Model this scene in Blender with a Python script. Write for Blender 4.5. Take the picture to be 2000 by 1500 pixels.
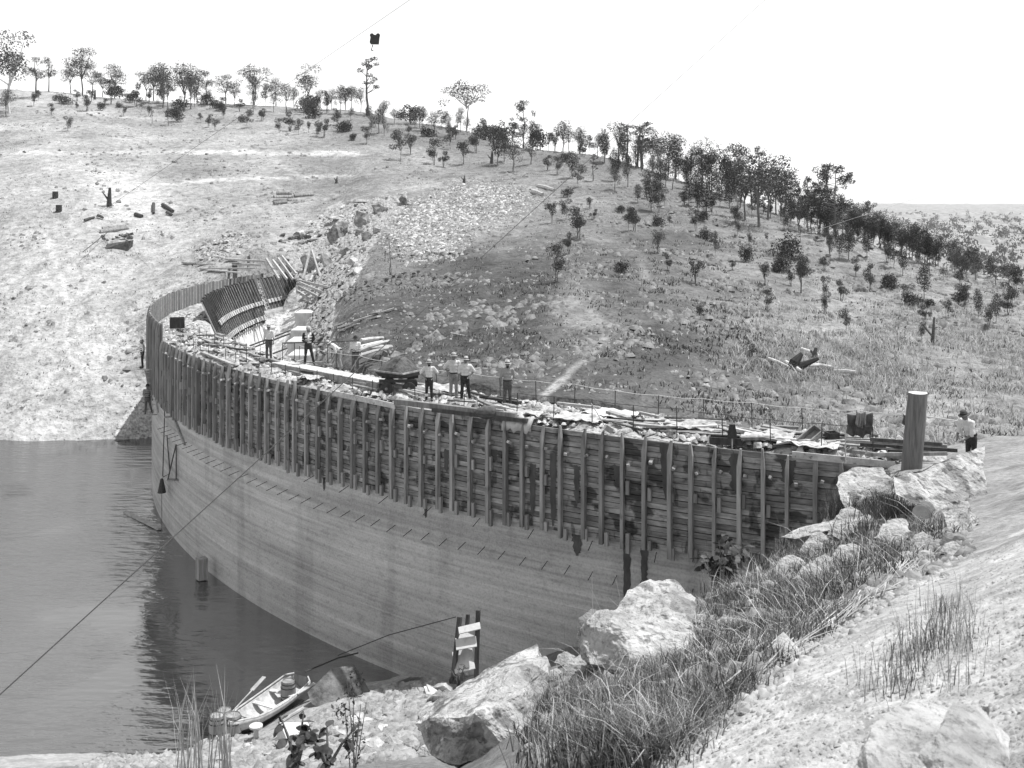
import bpy, math, random
import numpy as np
from mathutils import Vector, Matrix, Euler
from mathutils import noise as mn
SC = bpy.context.scene
COL = SC.collection
for o_ in list(bpy.data.objects): bpy.data.objects.remove(o_)
# ---------------------------------------------------------------- camera
CX, HY, F, CAMZ = 960.0, 400.0, 2000.0, 18.0
cam = bpy.data.cameras.new('camera'); cam_o = bpy.data.objects.new('camera', cam); COL.objects.link(cam_o)
cam_o.location = (0, 0, CAMZ); cam_o.rotation_euler = (math.radians(90), 0, 0)
cam.sensor_width = 36; cam.lens = 36; cam.shift_x = .02; cam.shift_y = -.175
cam.clip_start = .1; cam.clip_end = 9000
cam.dof.use_dof = True; cam.dof.focus_distance = 34; cam.dof.aperture_fstop = 8
SC.camera = cam_o
# ---------------------------------------------------------------- sky and sun
SUN = Vector((.34, .1, .93)).normalized()
w = bpy.data.worlds.new('World'); SC.world = w; w.use_nodes = True
nt = w.node_tree; bg = nt.nodes['Background']
sk = nt.nodes.new('ShaderNodeTexSky'); sk.sky_type = 'NISHITA'; sk.sun_disc = False
sk.sun_elevation = math.asin(SUN.z); sk.sun_rotation = math.atan2(SUN.x, SUN.y)
sk.air_density = 1.0; sk.dust_density = .6; sk.altitude = 300
sp = nt.nodes.new('ShaderNodeSeparateColor'); nt.links.new(sk.outputs[0], sp.inputs[0])
m1 = nt.nodes.new('ShaderNodeMath'); m1.operation = 'MULTIPLY'; m1.inputs[1].default_value = .6
m2 = nt.nodes.new('ShaderNodeMath'); m2.operation = 'MULTIPLY_ADD'; m2.inputs[1].default_value = .4
nt.links.new(sp.outputs[1], m1.inputs[0]); nt.links.new(sp.outputs[2], m2.inputs[0]); nt.links.new(m1.outputs[0], m2.inputs[2])
nt.links.new(m2.outputs[0], bg.inputs['Color']); bg.inputs['Strength'].default_value = .135
sun = bpy.data.lights.new('sun', 'SUN'); sun.energy = 3.1; sun.angle = math.radians(.5); sun.color = (1, 1, 1)
so = bpy.data.objects.new('sun', sun); COL.objects.link(so)
so.rotation_euler = SUN.to_track_quat('Z', 'Y').to_euler()
SC.view_settings.view_transform = 'Standard'; SC.view_settings.look = 'None'
SC.view_settings.exposure = .92; SC.view_settings.gamma = 1; SC.view_settings.use_curve_mapping = False
# ---------------------------------------------------------------- helpers
R = random.Random(7)
def P(px, py, Y): return Vector(((px - CX) / F * Y, Y, CAMZ - (py - HY) / F * Y))
def PZ(px, py, z):
    Y = (CAMZ - z) * F / (py - HY); return Vector(((px - CX) / F * Y, Y, z))
def rnd(a, b): return R.uniform(a, b)

def mat(name, c0, c1, scale=3., stretch=(1, 1, 1), rough=.9, bump=.3, bscale=None, bdist=.02, attr=False, rand=0., spots=None, detail=6, lo=.35, hi=.65, spec=.3):
    m = bpy.data.materials.new(name); m.use_nodes = True; t = m.node_tree; N = t.nodes.new; L = t.links.new
    b = t.nodes['Principled BSDF']; b.inputs['Roughness'].default_value = rough; b.inputs['Specular IOR Level'].default_value = spec
    tc = N('ShaderNodeTexCoord'); mp = N('ShaderNodeMapping'); mp.inputs['Scale'].default_value = stretch
    L(tc.outputs['Object'], mp.inputs[0])
    src = mp.outputs[0]
    if rand:
        oi = N('ShaderNodeObjectInfo'); ad = N('ShaderNodeVectorMath'); ad.operation = 'ADD'
        cm = N('ShaderNodeCombineXYZ'); mu = N('ShaderNodeMath'); mu.operation = 'MULTIPLY'; mu.inputs[1].default_value = 37.
        L(oi.outputs['Random'], mu.inputs[0]); [L(mu.outputs[0], cm.inputs[k]) for k in range(3)]
        L(src, ad.inputs[0]); L(cm.outputs[0], ad.inputs[1]); src = ad.outputs[0]
    n = N('ShaderNodeTexNoise'); n.inputs['Scale'].default_value = scale; n.inputs['Detail'].default_value = detail; n.inputs['Roughness'].default_value = .65
    L(src, n.inputs['Vector'])
    r = N('ShaderNodeValToRGB'); r.color_ramp.elements[0].position = lo; r.color_ramp.elements[1].position = hi
    r.color_ramp.elements[0].color = (c0, c0, c0, 1); r.color_ramp.elements[1].color = (c1, c1, c1, 1)
    L(n.outputs['Fac'], r.inputs[0]); out = r.outputs[0]
    def mul(a, bsock):
        x = N('ShaderNodeMix'); x.data_type = 'RGBA'; x.blend_type = 'MULTIPLY'; x.inputs[0].default_value = 1
        L(a, x.inputs[6]); L(bsock, x.inputs[7]); return x.outputs[2]
    if attr:
        at = N('ShaderNodeAttribute'); at.attribute_name = 'tone'; out = mul(out, at.outputs['Color'])
    if rand:
        mr = N('ShaderNodeMapRange'); mr.inputs[3].default_value = 1 - rand; mr.inputs[4].default_value = 1 + rand
        L(oi.outputs['Random'], mr.inputs[0]); out = mul(out, mr.outputs[0])
    for sp_ in (spots or []):   # (scale, stretch, threshold, softness, dark factor)
        mp2 = N('ShaderNodeMapping'); mp2.inputs['Scale'].default_value = sp_[1]; L(tc.outputs['Object'], mp2.inputs[0])
        n2 = N('ShaderNodeTexNoise'); n2.inputs['Scale'].default_value = sp_[0]; n2.inputs['Detail'].default_value = 5; L(mp2.outputs[0], n2.inputs['Vector'])
        r2 = N('ShaderNodeValToRGB'); r2.color_ramp.elements[0].position = sp_[2]; r2.color_ramp.elements[1].position = sp_[2] + sp_[3]
        d = sp_[4]; r2.color_ramp.elements[0].color = (1, 1, 1, 1); r2.color_ramp.elements[1].color = (d, d, d, 1)
        L(n2.outputs['Fac'], r2.inputs[0]); out = mul(out, r2.outputs[0])
    L(out, b.inputs['Base Color'])
    if bump:
        nb = N('ShaderNodeTexNoise'); nb.inputs['Scale'].default_value = bscale or scale * 4; nb.inputs['Detail'].default_value = 5
        L(src, nb.inputs['Vector']); bp = N('ShaderNodeBump'); bp.inputs['Strength'].default_value = bump; bp.inputs['Distance'].default_value = bdist
        L(nb.outputs['Fac'], bp.inputs['Height']); L(bp.outputs[0], b.inputs['Normal'])
    return m

M = {}
M['hill'] = mat('dry_grass_ground', .62, 1.15, 1.1, attr=True, bump=.9, bscale=2.2, bdist=.35, detail=12, lo=.36, hi=.64,
                spots=[(3.5, (1, 1, 1), .6, .08, .45), (.5, (1, 1, 1), .55, .15, .75)])
M['bank'] = mat('bank_earth', .6, 1.12, 7, attr=True, bump=.8, bscale=30, bdist=.02, detail=12, spots=[(30, (1, 1, 1), .6, .06, .7), (1.6, (1, 1, 1), .52, .14, .8)])
M['far'] = mat('far_woodland', .16, .34, .09, bump=1, bscale=.07, bdist=9, detail=12)
M['concrete'] = mat('board_marked_concrete', .34, .6, .35, (.22, .22, 14), bump=.35, bscale=3, bdist=.03, detail=12, lo=.3, hi=.7,
                    spots=[(.3, (.25, .25, 3.2), .48, .16, .78), (.22, (1, 1, 1.6), .5, .2, .85), (14, (1, 1, 1), .45, .3, .72), (2.5, (1, 1, 2), .55, .1, .85), (.8, (1, 1, .12), .52, .1, .84)])
M['deck'] = mat('rough_deck_concrete', .2, .48, 2.2, bump=1, bscale=7, bdist=.12, spots=[(4, (1, 1, 1), .58, .06, .45)])
M['fresh'] = mat('pale_concrete', .42, .62, 1.2, bump=.4, bscale=8, bdist=.03, spots=[(3, (1, 1, .2), .62, .1, .75)])
M['timber'] = mat('weathered_timber', .15, .33, 5, (1, 1, .12), rand=.28, bump=.4, bscale=25, bdist=.01, spots=[(3, (1, 1, .4), .63, .08, .5)])
M['board'] = mat('form_board', .12, .34, 1.6, (1, 1, 5), rand=.35, bump=.4, bscale=12, bdist=.01,
                 spots=[(1.1, (1, 1, 1.4), .55, .05, .28), (3.2, (1, 1, .35), .6, .05, .42), (.6, (1, 1, .5), .6, .05, .35)])
M['darkwood'] = mat('dark_timber', .03, .085, 5, (1, 1, .2), rand=.3, bump=.3)
M['palewood'] = mat('pale_timber', .3, .52, 4, (1, 1, 1), rand=.22, bump=.3, bscale=30, bdist=.01, spots=[(5, (1, 1, 1), .64, .05, .5)])
M['panel'] = mat('form_panel', .14, .2, 3, (1, 1, .2), rand=.22, bump=.3)
M['black'] = mat('dark_gap', .02, .035, 3, bump=0)
M['iron'] = mat('dark_iron', .02, .05, 8, bump=.2, rough=.6)
M['stone'] = mat('pale_stone', .22, .52, 2.4, rand=.3, bump=.8, bscale=8, bdist=.05, spots=[(4, (1, 1, 1), .6, .07, .55)])
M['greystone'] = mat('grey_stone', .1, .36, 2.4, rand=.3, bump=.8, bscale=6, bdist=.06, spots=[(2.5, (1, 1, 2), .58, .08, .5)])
M['posttimber'] = mat('post_bark', .1, .2, 5, (3, 3, .25), bump=.6, bscale=14, bdist=.02)
M['clod'] = mat('earth_clod', .2, .42, 6, bump=.5)
M['darkstone'] = mat('dark_stone', .06, .19, 2.4, rand=.35, bump=.8, bscale=8, bdist=.05)
M['boulder'] = mat('granite_boulder', .2, .5, 3.2, (1, 1, 1), bump=1, bscale=15, bdist=.06, detail=12, spots=[(.9, (1, 1, 1), .52, .015, .6), (1.8, (1, 1, 3), .6, .04, .55), (14, (1, 1, 1), .6, .05, .6), (3.5, (1, 1, 1), .58, .03, .5)])
M['leaf'] = mat('gum_leaf', .03, .085, 1.2, rand=.3, bump=0, rough=.7)
M['darkleaf'] = mat('pine_leaf', .018, .045, 1.2, rand=.3, bump=0, rough=.8)
M['bark'] = mat('tree_bark', .07, .17, 4, rand=.3, bump=.4)
M['palebark'] = mat('pale_gum_bark', .4, .65, 3, rand=.2, bump=.2)
M['nearstraw'] = mat('pale_dry_stalks', .13, .5, 2.2, bump=0, rough=.8)
M['straw'] = mat('dry_straw', .24, .52, .9, bump=0, rough=.8)
M['weed'] = mat('dark_weed', .04, .13, 1.1, bump=0, rough=.8)
M['canvas'] = mat('pale_canvas', .36, .56, 2, bump=.5, bscale=9, rand=.2, spots=[(3, (1, 1, 1), .62, .08, .6)])
M['rope'] = mat('pale_rope', .4, .6, 20, bump=0)
M['darkrope'] = mat('dark_cable', .04, .07, 20, bump=0)
M['skin'] = mat('tanned_skin', .12, .2, 6, bump=0)
M['whitecloth'] = mat('white_cloth', .5, .72, 5, rand=.08, bump=.7, bscale=14, bdist=.03)
M['greycloth'] = mat('grey_cloth', .2, .3, 5, rand=.1, bump=.7, bscale=14, bdist=.03)
M['darkcloth'] = mat('dark_cloth', .015, .04, 5, rand=.1, bump=.6, bscale=14, bdist=.03)
M['midcloth'] = mat('worn_trouser_cloth', .05, .11, 5, rand=.15, bump=.7, bscale=14, bdist=.03)
M['felt'] = mat('pale_felt_hat', .3, .45, 5, bump=.2)
M['hair'] = mat('dark_hair', .02, .04, 5, bump=0)

def link(o, parent=None):
    COL.objects.link(o)
    if parent is not None: o.parent = parent
    return o
def tag(o, label=None, cat=None, group=None, kind=None):
    if label: o['label'] = label
    if cat: o['category'] = cat
    if group: o['group'] = group
    if kind: o['kind'] = kind
    return o
def thing(name, label, cat, loc=(0, 0, 0), group=None, rz=0.):
    o = bpy.data.objects.new(name, None); o.empty_display_size = .1
    o.location = loc; o.rotation_euler = (0, 0, rz); COL.objects.link(o)
    return tag(o, label, cat, group)
def wloc(o):
    v = Vector((0, 0, 0))
    while o is not None: v += Vector(o.location); o = o.parent
    return v
class MB:
    """collects geometry in world coordinates; build() links it as one mesh object with its own origin"""
    def __init__(s): s.v = []; s.f = []
    def add(s, vs, fs):
        n = len(s.v); s.v += [Vector(v) for v in vs]; s.f += [tuple(i + n for i in f) for f in fs]; return s
    def box(s, c, d, rot=None, jit=0.):
        c = Vector(c); vs = []
        for x in (-.5, .5):
            for y in (-.5, .5):
                for z in (-.5, .5):
                    v = Vector((x * d[0], y * d[1], z * d[2]))
                    if rot is not None: v = rot @ v
                    if jit: v += Vector((rnd(-jit, jit), rnd(-jit, jit), rnd(-jit, jit)))
                    vs.append(c + v)
        return s.add(vs, [(0, 1, 3, 2), (4, 6, 7, 5), (0, 4, 5, 1), (2, 3, 7, 6), (0, 2, 6, 4), (1, 5, 7, 3)])
    def beam(s, a, b, wd, ht, up=(0, 0, 1)):
        a = Vector(a); b = Vector(b); x = (b - a); L = x.length; x.normalize(); up = Vector(up)
        y = up.cross(x)
        if y.length < 1e-4: y = Vector((0, 1, 0)).cross(x)
        y.normalize(); z = x.cross(y)
        r = Matrix((x, y, z)).transposed()
        return s.box((a + b) / 2, (L, wd, ht), r)
    def tube(s, pts, rad, n=6, cap=True):
        pts = [Vector(p) for p in pts]; k = len(pts)
        if not hasattr(rad, '__len__'): rad = [rad] * k
        vs = []; fs = []
        ref = Vector((0, 0, 1))
        for i, p in enumerate(pts):
            d = (pts[min(i + 1, k - 1)] - pts[max(i - 1, 0)]).normalized()
            a = d.cross(ref)
            if a.length < .1: a = d.cross(Vector((1, 0, 0)))
            a.normalize(); b = d.cross(a)
            for j in range(n):
                t = 2 * math.pi * j / n; vs.append(p + (a * math.cos(t) + b * math.sin(t)) * rad[i])
        for i in range(k - 1):
            for j in range(n):
                j2 = (j + 1) % n; fs.append((i * n + j, i * n + j2, (i + 1) * n + j2, (i + 1) * n + j))
        if cap: fs.append(tuple(range(n))[::-1]); fs.append(tuple((k - 1) * n + j for j in range(n)))
        return s.add(vs, fs)
    def lathe(s, c, prof, n=16, rot=None, sy=1.):
        c = Vector(c); vs = []; fs = []
        for r, z in prof:
            for j in range(n):
                t = 2 * math.pi * j / n; v = Vector((r * math.cos(t), r * sy * math.sin(t), z))
                vs.append(c + (rot @ v if rot is not None else v))
        for i in range(len(prof) - 1):
            for j in range(n):
                j2 = (j + 1) % n; fs.append((i * n + j, i * n + j2, (i + 1) * n + j2, (i + 1) * n + j))
        return s.add(vs, fs)
    def grid(s, P2):
        n0 = len(s.v); a = len(P2); b = len(P2[0])
        for row in P2: s.v += [Vector(p) for p in row]
        for i in range(a - 1):
            for j in range(b - 1): s.f.append((n0 + i * b + j, n0 + (i + 1) * b + j, n0 + (i + 1) * b + j + 1, n0 + i * b + j + 1))
        return s
    def build(s, name, m, parent=None, loc=None, smooth=False):
        if parent is not None: base = wloc(parent) + (Vector(loc) if loc is not None else Vector((0, 0, 0)))
        else:
            if loc is None:
                lo = Vector((min(v.x for v in s.v) + max(v.x for v in s.v), min(v.y for v in s.v) + max(v.y for v in s.v), 0)) / 2
                loc = Vector((lo.x, lo.y, min(v.z for v in s.v)))
            base = Vector(loc)
        me = bpy.data.meshes.new(name); me.from_pydata([tuple(v - base) for v in s.v], [], s.f); me.update()
        if smooth: me.polygons.foreach_set('use_smooth', [True] * len(me.polygons))
        if m is not None: me.materials.append(M[m] if isinstance(m, str) else m)
        o = bpy.data.objects.new(name, me)
        if parent is not None: o.location = Vector(loc) if loc is not None else (0, 0, 0)
        else: o.location = base
        return link(o, parent)
def np_mesh(name, V, Fq, m, tone=None, smooth=True, loc=(0, 0, 0), parent=None):
    me = bpy.data.meshes.new(name); k = Fq.shape[1]
    me.vertices.add(len(V)); me.vertices.foreach_set('co', V.astype(np.float32).ravel())
    me.loops.add(Fq.size); me.loops.foreach_set('vertex_index', Fq.astype(np.int32).ravel())
    me.polygons.add(len(Fq)); me.polygons.foreach_set('loop_start', np.arange(0, Fq.size, k, dtype=np.int32))
    if smooth: me.polygons.foreach_set('use_smooth', np.ones(len(Fq), dtype=bool))
    me.update(calc_edges=True)
    if tone is not None:
        a = me.color_attributes.new('tone', 'FLOAT_COLOR', 'POINT')
        a.data.foreach_set('color', np.c_[tone, tone, tone, np.ones(len(V))].astype(np.float32).ravel())
    me.materials.append(M[m] if isinstance(m, str) else m)
    o = bpy.data.objects.new(name, me); o.location = loc; return link(o, parent)
def dup(root, loc, rz=0., sc=1., label=None, group=None):
    r = root.copy(); COL.objects.link(r); r.location = loc; r.rotation_euler = (root.rotation_euler.x, root.rotation_euler.y, rz)
    r.scale = (sc, sc, sc) if not hasattr(sc, '__len__') else sc
    if label: r['label'] = label
    if group: r['group'] = group
    for ch in list(root.children):
        c = ch.copy(); COL.objects.link(c); c.parent = r
        for g in ch.children:
            d = g.copy(); COL.objects.link(d); d.parent = c
    return r
# ---------------------------------------------------------------- numpy value noise (fbm)
_rs = np.random.RandomState(5); _tab = _rs.rand(256, 256)
def vnoise(x, y):
    xi = np.floor(x).astype(int); yi = np.floor(y).astype(int); fx = x - xi; fy = y - yi
    fx = fx * fx * (3 - 2 * fx); fy = fy * fy * (3 - 2 * fy)
    a = _tab[xi & 255, yi & 255]; b = _tab[(xi + 1) & 255, yi & 255]; c = _tab[xi & 255, (yi + 1) & 255]; d = _tab[(xi + 1) & 255, (yi + 1) & 255]
    return (a * (1 - fx) + b * fx) * (1 - fy) + (c * (1 - fx) + d * fx) * fy - .5
def fbm(x, y, s, o=4):
    x = np.asarray(x, float) * s; y = np.asarray(y, float) * s; t = 0; a = 1.
    for k in range(o): t = t + a * vnoise(x + 17.3 * k, y + 5.1 * k); a *= .5; x = x * 2.03; y = y * 2.03
    return t
# ---------------------------------------------------------------- terrain tables: column -> (distance, row in the photograph or height)
def zc(v, Y): return v if v < 60 else CAMZ - (v - HY) / F * Y
class Terrain:
    def __init__(s, cols, ymin, ymax, ny, p0, p1, dp, sx, sy):
        s.p0, s.dp = p0, dp; s.px = np.arange(p0, p1 + 1, dp); s.ly0 = math.log(ymin); s.dl = (math.log(ymax) - s.ly0) / (ny - 1)
        s.Y = np.exp(s.ly0 + s.dl * np.arange(ny)); cp = sorted(cols)
        T = np.array([np.interp(s.Y, [a for a, _ in cols[c]], [zc(b, a) for a, b in cols[c]]) for c in cp])
        s.T = np.array([np.interp(s.px, cp, T[:, j]) for j in range(ny)]).T
        def sm(A, k, ax):
            if k < 1: return A
            kk = np.exp(-.5 * (np.arange(-3 * k, 3 * k + 1) / k) ** 2); kk /= kk.sum()
            return np.apply_along_axis(lambda v: np.convolve(np.pad(v, 3 * k, mode='edge'), kk, mode='valid'), ax, A)
        s.T = sm(sm(s.T, sx, 0), sy, 1)
    def z0(s, x, y):
        x = np.asarray(x, float); y = np.maximum(np.asarray(y, float), math.exp(s.ly0) * 1.0001)
        u = np.clip((x / y * F + CX - s.p0) / s.dp, 0, len(s.px) - 1.001); v = np.clip((np.log(y) - s.ly0) / s.dl, 0, len(s.Y) - 1.001)
        i = u.astype(int); j = v.astype(int); a = u - i; b = v - j; T = s.T
        return (T[i, j] * (1 - a) + T[i + 1, j] * a) * (1 - b) + (T[i, j + 1] * (1 - a) + T[i + 1, j + 1] * a) * b
HC = {
 -700: [(30, -4), (70, -4), (84, 0), (92, 5), (110, 11), (140, 20), (180, 32), (230, 46), (270, 50), (330, 40)],
 100: [(40, -4), (74, -3), (78, 0), (84, 750), (95, 600), (112, 450), (125, 380), (150, 300), (190, 220), (230, 175), (260, 44), (330, 34)],
 275: [(40, -4), (75, -3), (78.5, 0), (84, 740), (93, 610), (108, 480), (122, 400), (150, 310), (185, 240), (225, 195), (255, 41), (330, 30)],
 340: [(40, -4), (80, -2), (84, 2), (88, 610), (96, 560), (110, 470), (122, 400), (150, 312), (185, 243), (225, 198), (255, 40), (330, 29)],
 400: [(50, 3), (83, 4), (87, 9), (92, 10.8), (108, 465), (122, 400), (150, 315), (185, 245), (225, 200), (255, 38.5), (330, 28)],
 500: [(50, 3), (88, 4.5), (93, 520), (108, 450), (138, 350), (175, 260), (222, 205), (250, 38), (330, 26)],
 590: [(50, 3.5), (75, 5), (92, 9.5), (98, 530), (112, 445), (138, 352), (178, 262), (222, 207), (245, 36.5), (330, 24)],
 640: [(44, 5), (50, 730), (60, 670), (72, 620), (85, 572), (98, 525), (112, 450), (138, 355), (178, 262), (220, 210), (245, 36), (330, 23)],
 665: [(44, 8), (50, 700), (60, 640), (72, 578), (85, 528), (98, 470), (112, 425), (138, 350), (178, 260), (220, 210), (245, 36), (330, 23)],
 700: [(42, 8.5), (46, 9.0), (58, 640), (70, 560), (82, 500), (105, 420), (130, 350), (185, 250), (220, 212), (240, 38), (330, 20)],
 900: [(36, 9), (41, 9.6), (50, 700), (58, 620), (68, 550), (84, 480), (108, 400), (140, 330), (175, 270), (195, 250), (215, 33), (330, 15)],
 1200: [(34, 9), (37, 9.6), (40, 800), (47, 700), (55, 620), (64, 550), (78, 480), (92, 430), (115, 370), (135, 330), (150, 303), (170, 25.5), (330, 8)],
 1350: [(33, 9), (38, 9.6), (44, 740), (52, 660), (62, 580), (74, 510), (88, 455), (108, 405), (122, 370), (132, 350), (145, 21), (320, -2)],
 1500: [(33, 9), (38, 855), (43, 780), (50, 700), (60, 620), (70, 550), (86, 480), (100, 440), (112, 408), (125, 17), (300, -12)],
 1700: [(31, 9.2), (38, 850), (44, 775), (52, 690), (62, 615), (76, 540), (90, 482), (97, 14.4), (140, 6), (300, -25)],
 1850: [(30, 9.4), (38, 850), (45, 760), (54, 680), (66, 600), (80, 530), (88, 12.4), (130, 3), (300, -32)],
 2100: [(30, 9.6), (40, 820), (47, 740), (57, 660), (70, 600), (80, 11), (120, 1), (300, -35)],
 2800: [(30, 10.5), (50, 11), (80, 9), (120, 0), (300, -38)]}
TH = Terrain(HC, 30, 340, 240, -800, 2900, 10, 4, 2)
def amp_h(y): return np.clip((np.asarray(y, float) - 40) / 60, .12, 1.)
def zh(x, y):
    x = np.asarray(x, float); y = np.asarray(y, float)
    return TH.z0(x, y) + fbm(x, y, .09, 4) * .6 * amp_h(y) + fbm(x, y, .6, 4) * .32
NC = {
 -700: [(.5, 16.4), (5, 14), (12, 9), (25, 3.5), (33, .2), (34.5, -1), (48, -5)],
 300: [(.5, 16.3), (5, 15), (10, 12.1), (20, 6.7), (31.5, .9), (33.3, .15), (34.5, -.6), (48, -5)],
 500: [(.5, 16.3), (5, 14.9), (10, 12.1), (20, 6.8), (31, .9), (34, .4), (36, -.2), (48, -5)],
 620: [(.5, 16.3), (5, 14.9), (10, 12.2), (20, 6.9), (31, 1.3), (34.5, .9), (37.5, .0), (48, -4)],
 750: [(.5, 16.3), (5, 15), (10, 12.3), (20, 7.1), (30, 2.3), (36, 1.0), (39, 0), (48, -3)],
 870: [(.5, 16.3), (5, 15.), (9, 12.95), (12, 11.2), (20, 7.2), (30, 2.8), (36, 1.3), (39, .3), (48, 0)],
 1000: [(.5, 16.4), (5, 15.1), (8, 13.75), (10.5, 12.6), (13, 10.7), (24, 5), (36, 1.5), (48, 0)],
 1100: [(.5, 16.4), (5, 15.3), (8, 14.0), (11, 12.85), (12.5, 12.35), (17, 9.4), (28, 4.7), (38, 2), (48, 0)],
 1250: [(.5, 16.4), (5, 15.4), (8, 14.15), (11, 13.1), (13.5, 12.3), (18, 9.6), (28, 5.5), (36, 3), (48, 1)],
 1400: [(.5, 16.5), (5, 15.5), (8, 14.35), (12, 13.1), (16.5, 12.0), (18, 11.5), (21, 9.5), (29, 6), (36, 4), (48, 2)],
 1550: [(.5, 16.5), (5, 15.65), (8, 14.55), (12, 13.2), (17, 11.95), (21, 11.1), (24, 9.6), (30, 6.5), (33, 6), (48, 5)],
 1650: [(.5, 16.5), (5, 15.75), (8, 14.7), (12, 13.4), (18, 12.05), (24, 11.1), (27, 10.8), (29, 9.8), (32, 8), (48, 7)],
 1750: [(.5, 16.6), (5, 15.85), (8, 14.9), (12, 13.7), (18, 12.3), (24, 11.3), (28, 10.7), (31, 10.1), (34, 9.2), (48, 8)],
 1850: [(.5, 16.6), (5, 15.95), (8, 15.0), (12, 13.9), (18, 12.6), (24, 11.6), (30, 10.4), (34, 9.8), (38, 9.2), (48, 8)],
 2100: [(.5, 16.8), (5, 16.2), (12, 14.4), (24, 12), (30, 10.9), (38, 10), (48, 9)],
 2800: [(.5, 17.2), (5, 17), (12, 15.5), (24, 13), (38, 11), (48, 9)]}
TN = Terrain(NC, .6, 48, 200, -800, 2900, 10, 2, 1)
def znear(x, y):
    x = np.asarray(x, float); y = np.asarray(y, float); s = np.clip(y / 20, .1, 1)
    return TN.z0(x, y) + fbm(x, y, .35, 3) * .28 * s + fbm(x, y, 1.7, 5) * .075 + fbm(x, y, 9., 3) * .018
def hit(px, py, fn=None, y0=36., y1=330.):
    """where the line of sight through a photograph point meets a terrain"""
    fn = fn or zh; Ys = np.exp(np.linspace(math.log(y0), math.log(y1), 900))
    x = (px - CX) / F * Ys; ray = CAMZ - (py - HY) / F * Ys; d = ray - fn(x, Ys)
    k = np.where(d < 0)[0]; k = k[0] if len(k) else int(np.argmin(np.abs(d)))
    Y = float(Ys[k]); X = float(x[k]); return Vector((X, Y, float(fn(X, Y))))
def hitn(px, py): return hit(px, py, znear, 1.5, 45)
def seg_dist(px, py, poly):
    d = np.full(np.shape(px), 1e9)
    for (a, b), (c, e) in zip(poly[:-1], poly[1:]):
        vx, vy = c - a, e - b; t = np.clip(((px - a) * vx + (py - b) * vy) / (vx * vx + vy * vy), 0, 1)
        d = np.minimum(d, np.hypot(px - a - t * vx, py - b - t * vy))
    return d
def inpoly(px, py, poly):
    c = np.zeros(np.shape(px), bool); n = len(poly)
    for i in range(n):
        x1, y1 = poly[i]; x2, y2 = poly[(i + 1) % n]
        c ^= ((y1 > py) != (y2 > py)) & (px < (x2 - x1) * (py - y1) / (y2 - y1 + 1e-9) + x1)
    return c
# ---------------------------------------------------------------- ground, water, far hills
HT = [(100, 600, .46), (60, 800, .5), (200, 720, .5), (260, 520, .5), (150, 460, .45), (150, 280, .42), (400, 300, .34), (600, 300, .32), (500, 420, .34), (420, 380, .36), (250, 420, .56),
      (330, 500, .5), (800, 340, .4), (950, 420, .42), (900, 540, .15), (1000, 650, .12), (800, 640, .13), (1200, 560, .13), (1050, 560, .12), (900, 680, .12), (1130, 600, .42), (1300, 480, .22), (1500, 650, .34), (1300, 690, .15),
      (1650, 650, .42), (1800, 720, .42), (1500, 790, .2), (1250, 780, .15), (1100, 800, .13), (1400, 740, .2), (1700, 560, .34), (1450, 520, .3), (1150, 430, .33), (1400, 400, .3), (1250, 360, .3), (700, 500, .32),
      (720, 620, .15), (100, 200, .45), (500, 220, .36), (900, 270, .3), (1880, 600, .38), (640, 560, .42), (560, 480, .45)]
TRACKS = [([(0, 300), (300, 296), (700, 300)], 4, .6), ([(240, 366), (450, 350), (720, 342)], 2.5, .6), ([(1062, 775), (1110, 730), (1165, 680), (1190, 655), (1175, 635)], 6, .6),
          ([(1130, 450), (1180, 470), (1250, 500), (1260, 540)], 8, .36), ([(90, 460), (125, 560), (135, 700)], 4, .6), ([(640, 420), (720, 380), (950, 350)], 6, .45), ([(870, 510), (950, 492), (1010, 480)], 3, .4),
          ([(655, 380), (560, 330), (520, 300)], 3, .45)]
ZONES = [([(430, 700), (450, 650), (575, 600), (612, 590), (615, 720), (560, 760), (440, 740)], .75), ([(560, 500), (600, 440), (650, 400), (790, 378), (800, 400), (740, 450), (690, 560), (650, 600), (655, 700), (600, 740), (590, 600)], .6), ([(780, 400), (900, 360), (1040, 380), (930, 480), (800, 500), (750, 450)], .36),
         ([(1065, 590), (1110, 575), (1165, 610), (1190, 640), (1110, 645)], .38)]
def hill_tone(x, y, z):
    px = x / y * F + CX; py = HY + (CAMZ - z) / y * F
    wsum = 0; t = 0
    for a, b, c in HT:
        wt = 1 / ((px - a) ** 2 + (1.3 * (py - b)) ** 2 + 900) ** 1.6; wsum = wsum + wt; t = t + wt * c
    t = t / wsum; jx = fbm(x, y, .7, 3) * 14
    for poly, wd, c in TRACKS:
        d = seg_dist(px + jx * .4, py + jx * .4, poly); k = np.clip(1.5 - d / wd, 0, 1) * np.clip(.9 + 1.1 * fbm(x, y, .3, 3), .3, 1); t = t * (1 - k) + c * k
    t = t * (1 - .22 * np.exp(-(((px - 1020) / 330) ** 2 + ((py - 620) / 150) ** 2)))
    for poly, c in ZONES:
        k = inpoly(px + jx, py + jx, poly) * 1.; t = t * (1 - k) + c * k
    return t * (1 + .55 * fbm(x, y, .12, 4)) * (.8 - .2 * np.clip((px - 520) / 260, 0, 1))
def polar_grid(p0, p1, dp, Ys, fn):
    px = np.arange(p0, p1 + 1, dp); PX, YY = np.meshgrid(px, Ys, indexing='ij'); X = (PX - CX) / F * YY; Z = fn(X, YY)
    n, m_ = PX.shape; i, j = np.meshgrid(np.arange(n - 1), np.arange(m_ - 1), indexing='ij'); b = (i * m_ + j).ravel()
    return np.c_[X.ravel(), YY.ravel(), Z.ravel()], np.c_[b, b + m_, b + m_ + 1, b + 1]
V, Fq = polar_grid(-800, 2900, 7, np.exp(np.linspace(math.log(31), math.log(335), 420)), zh)
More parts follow.
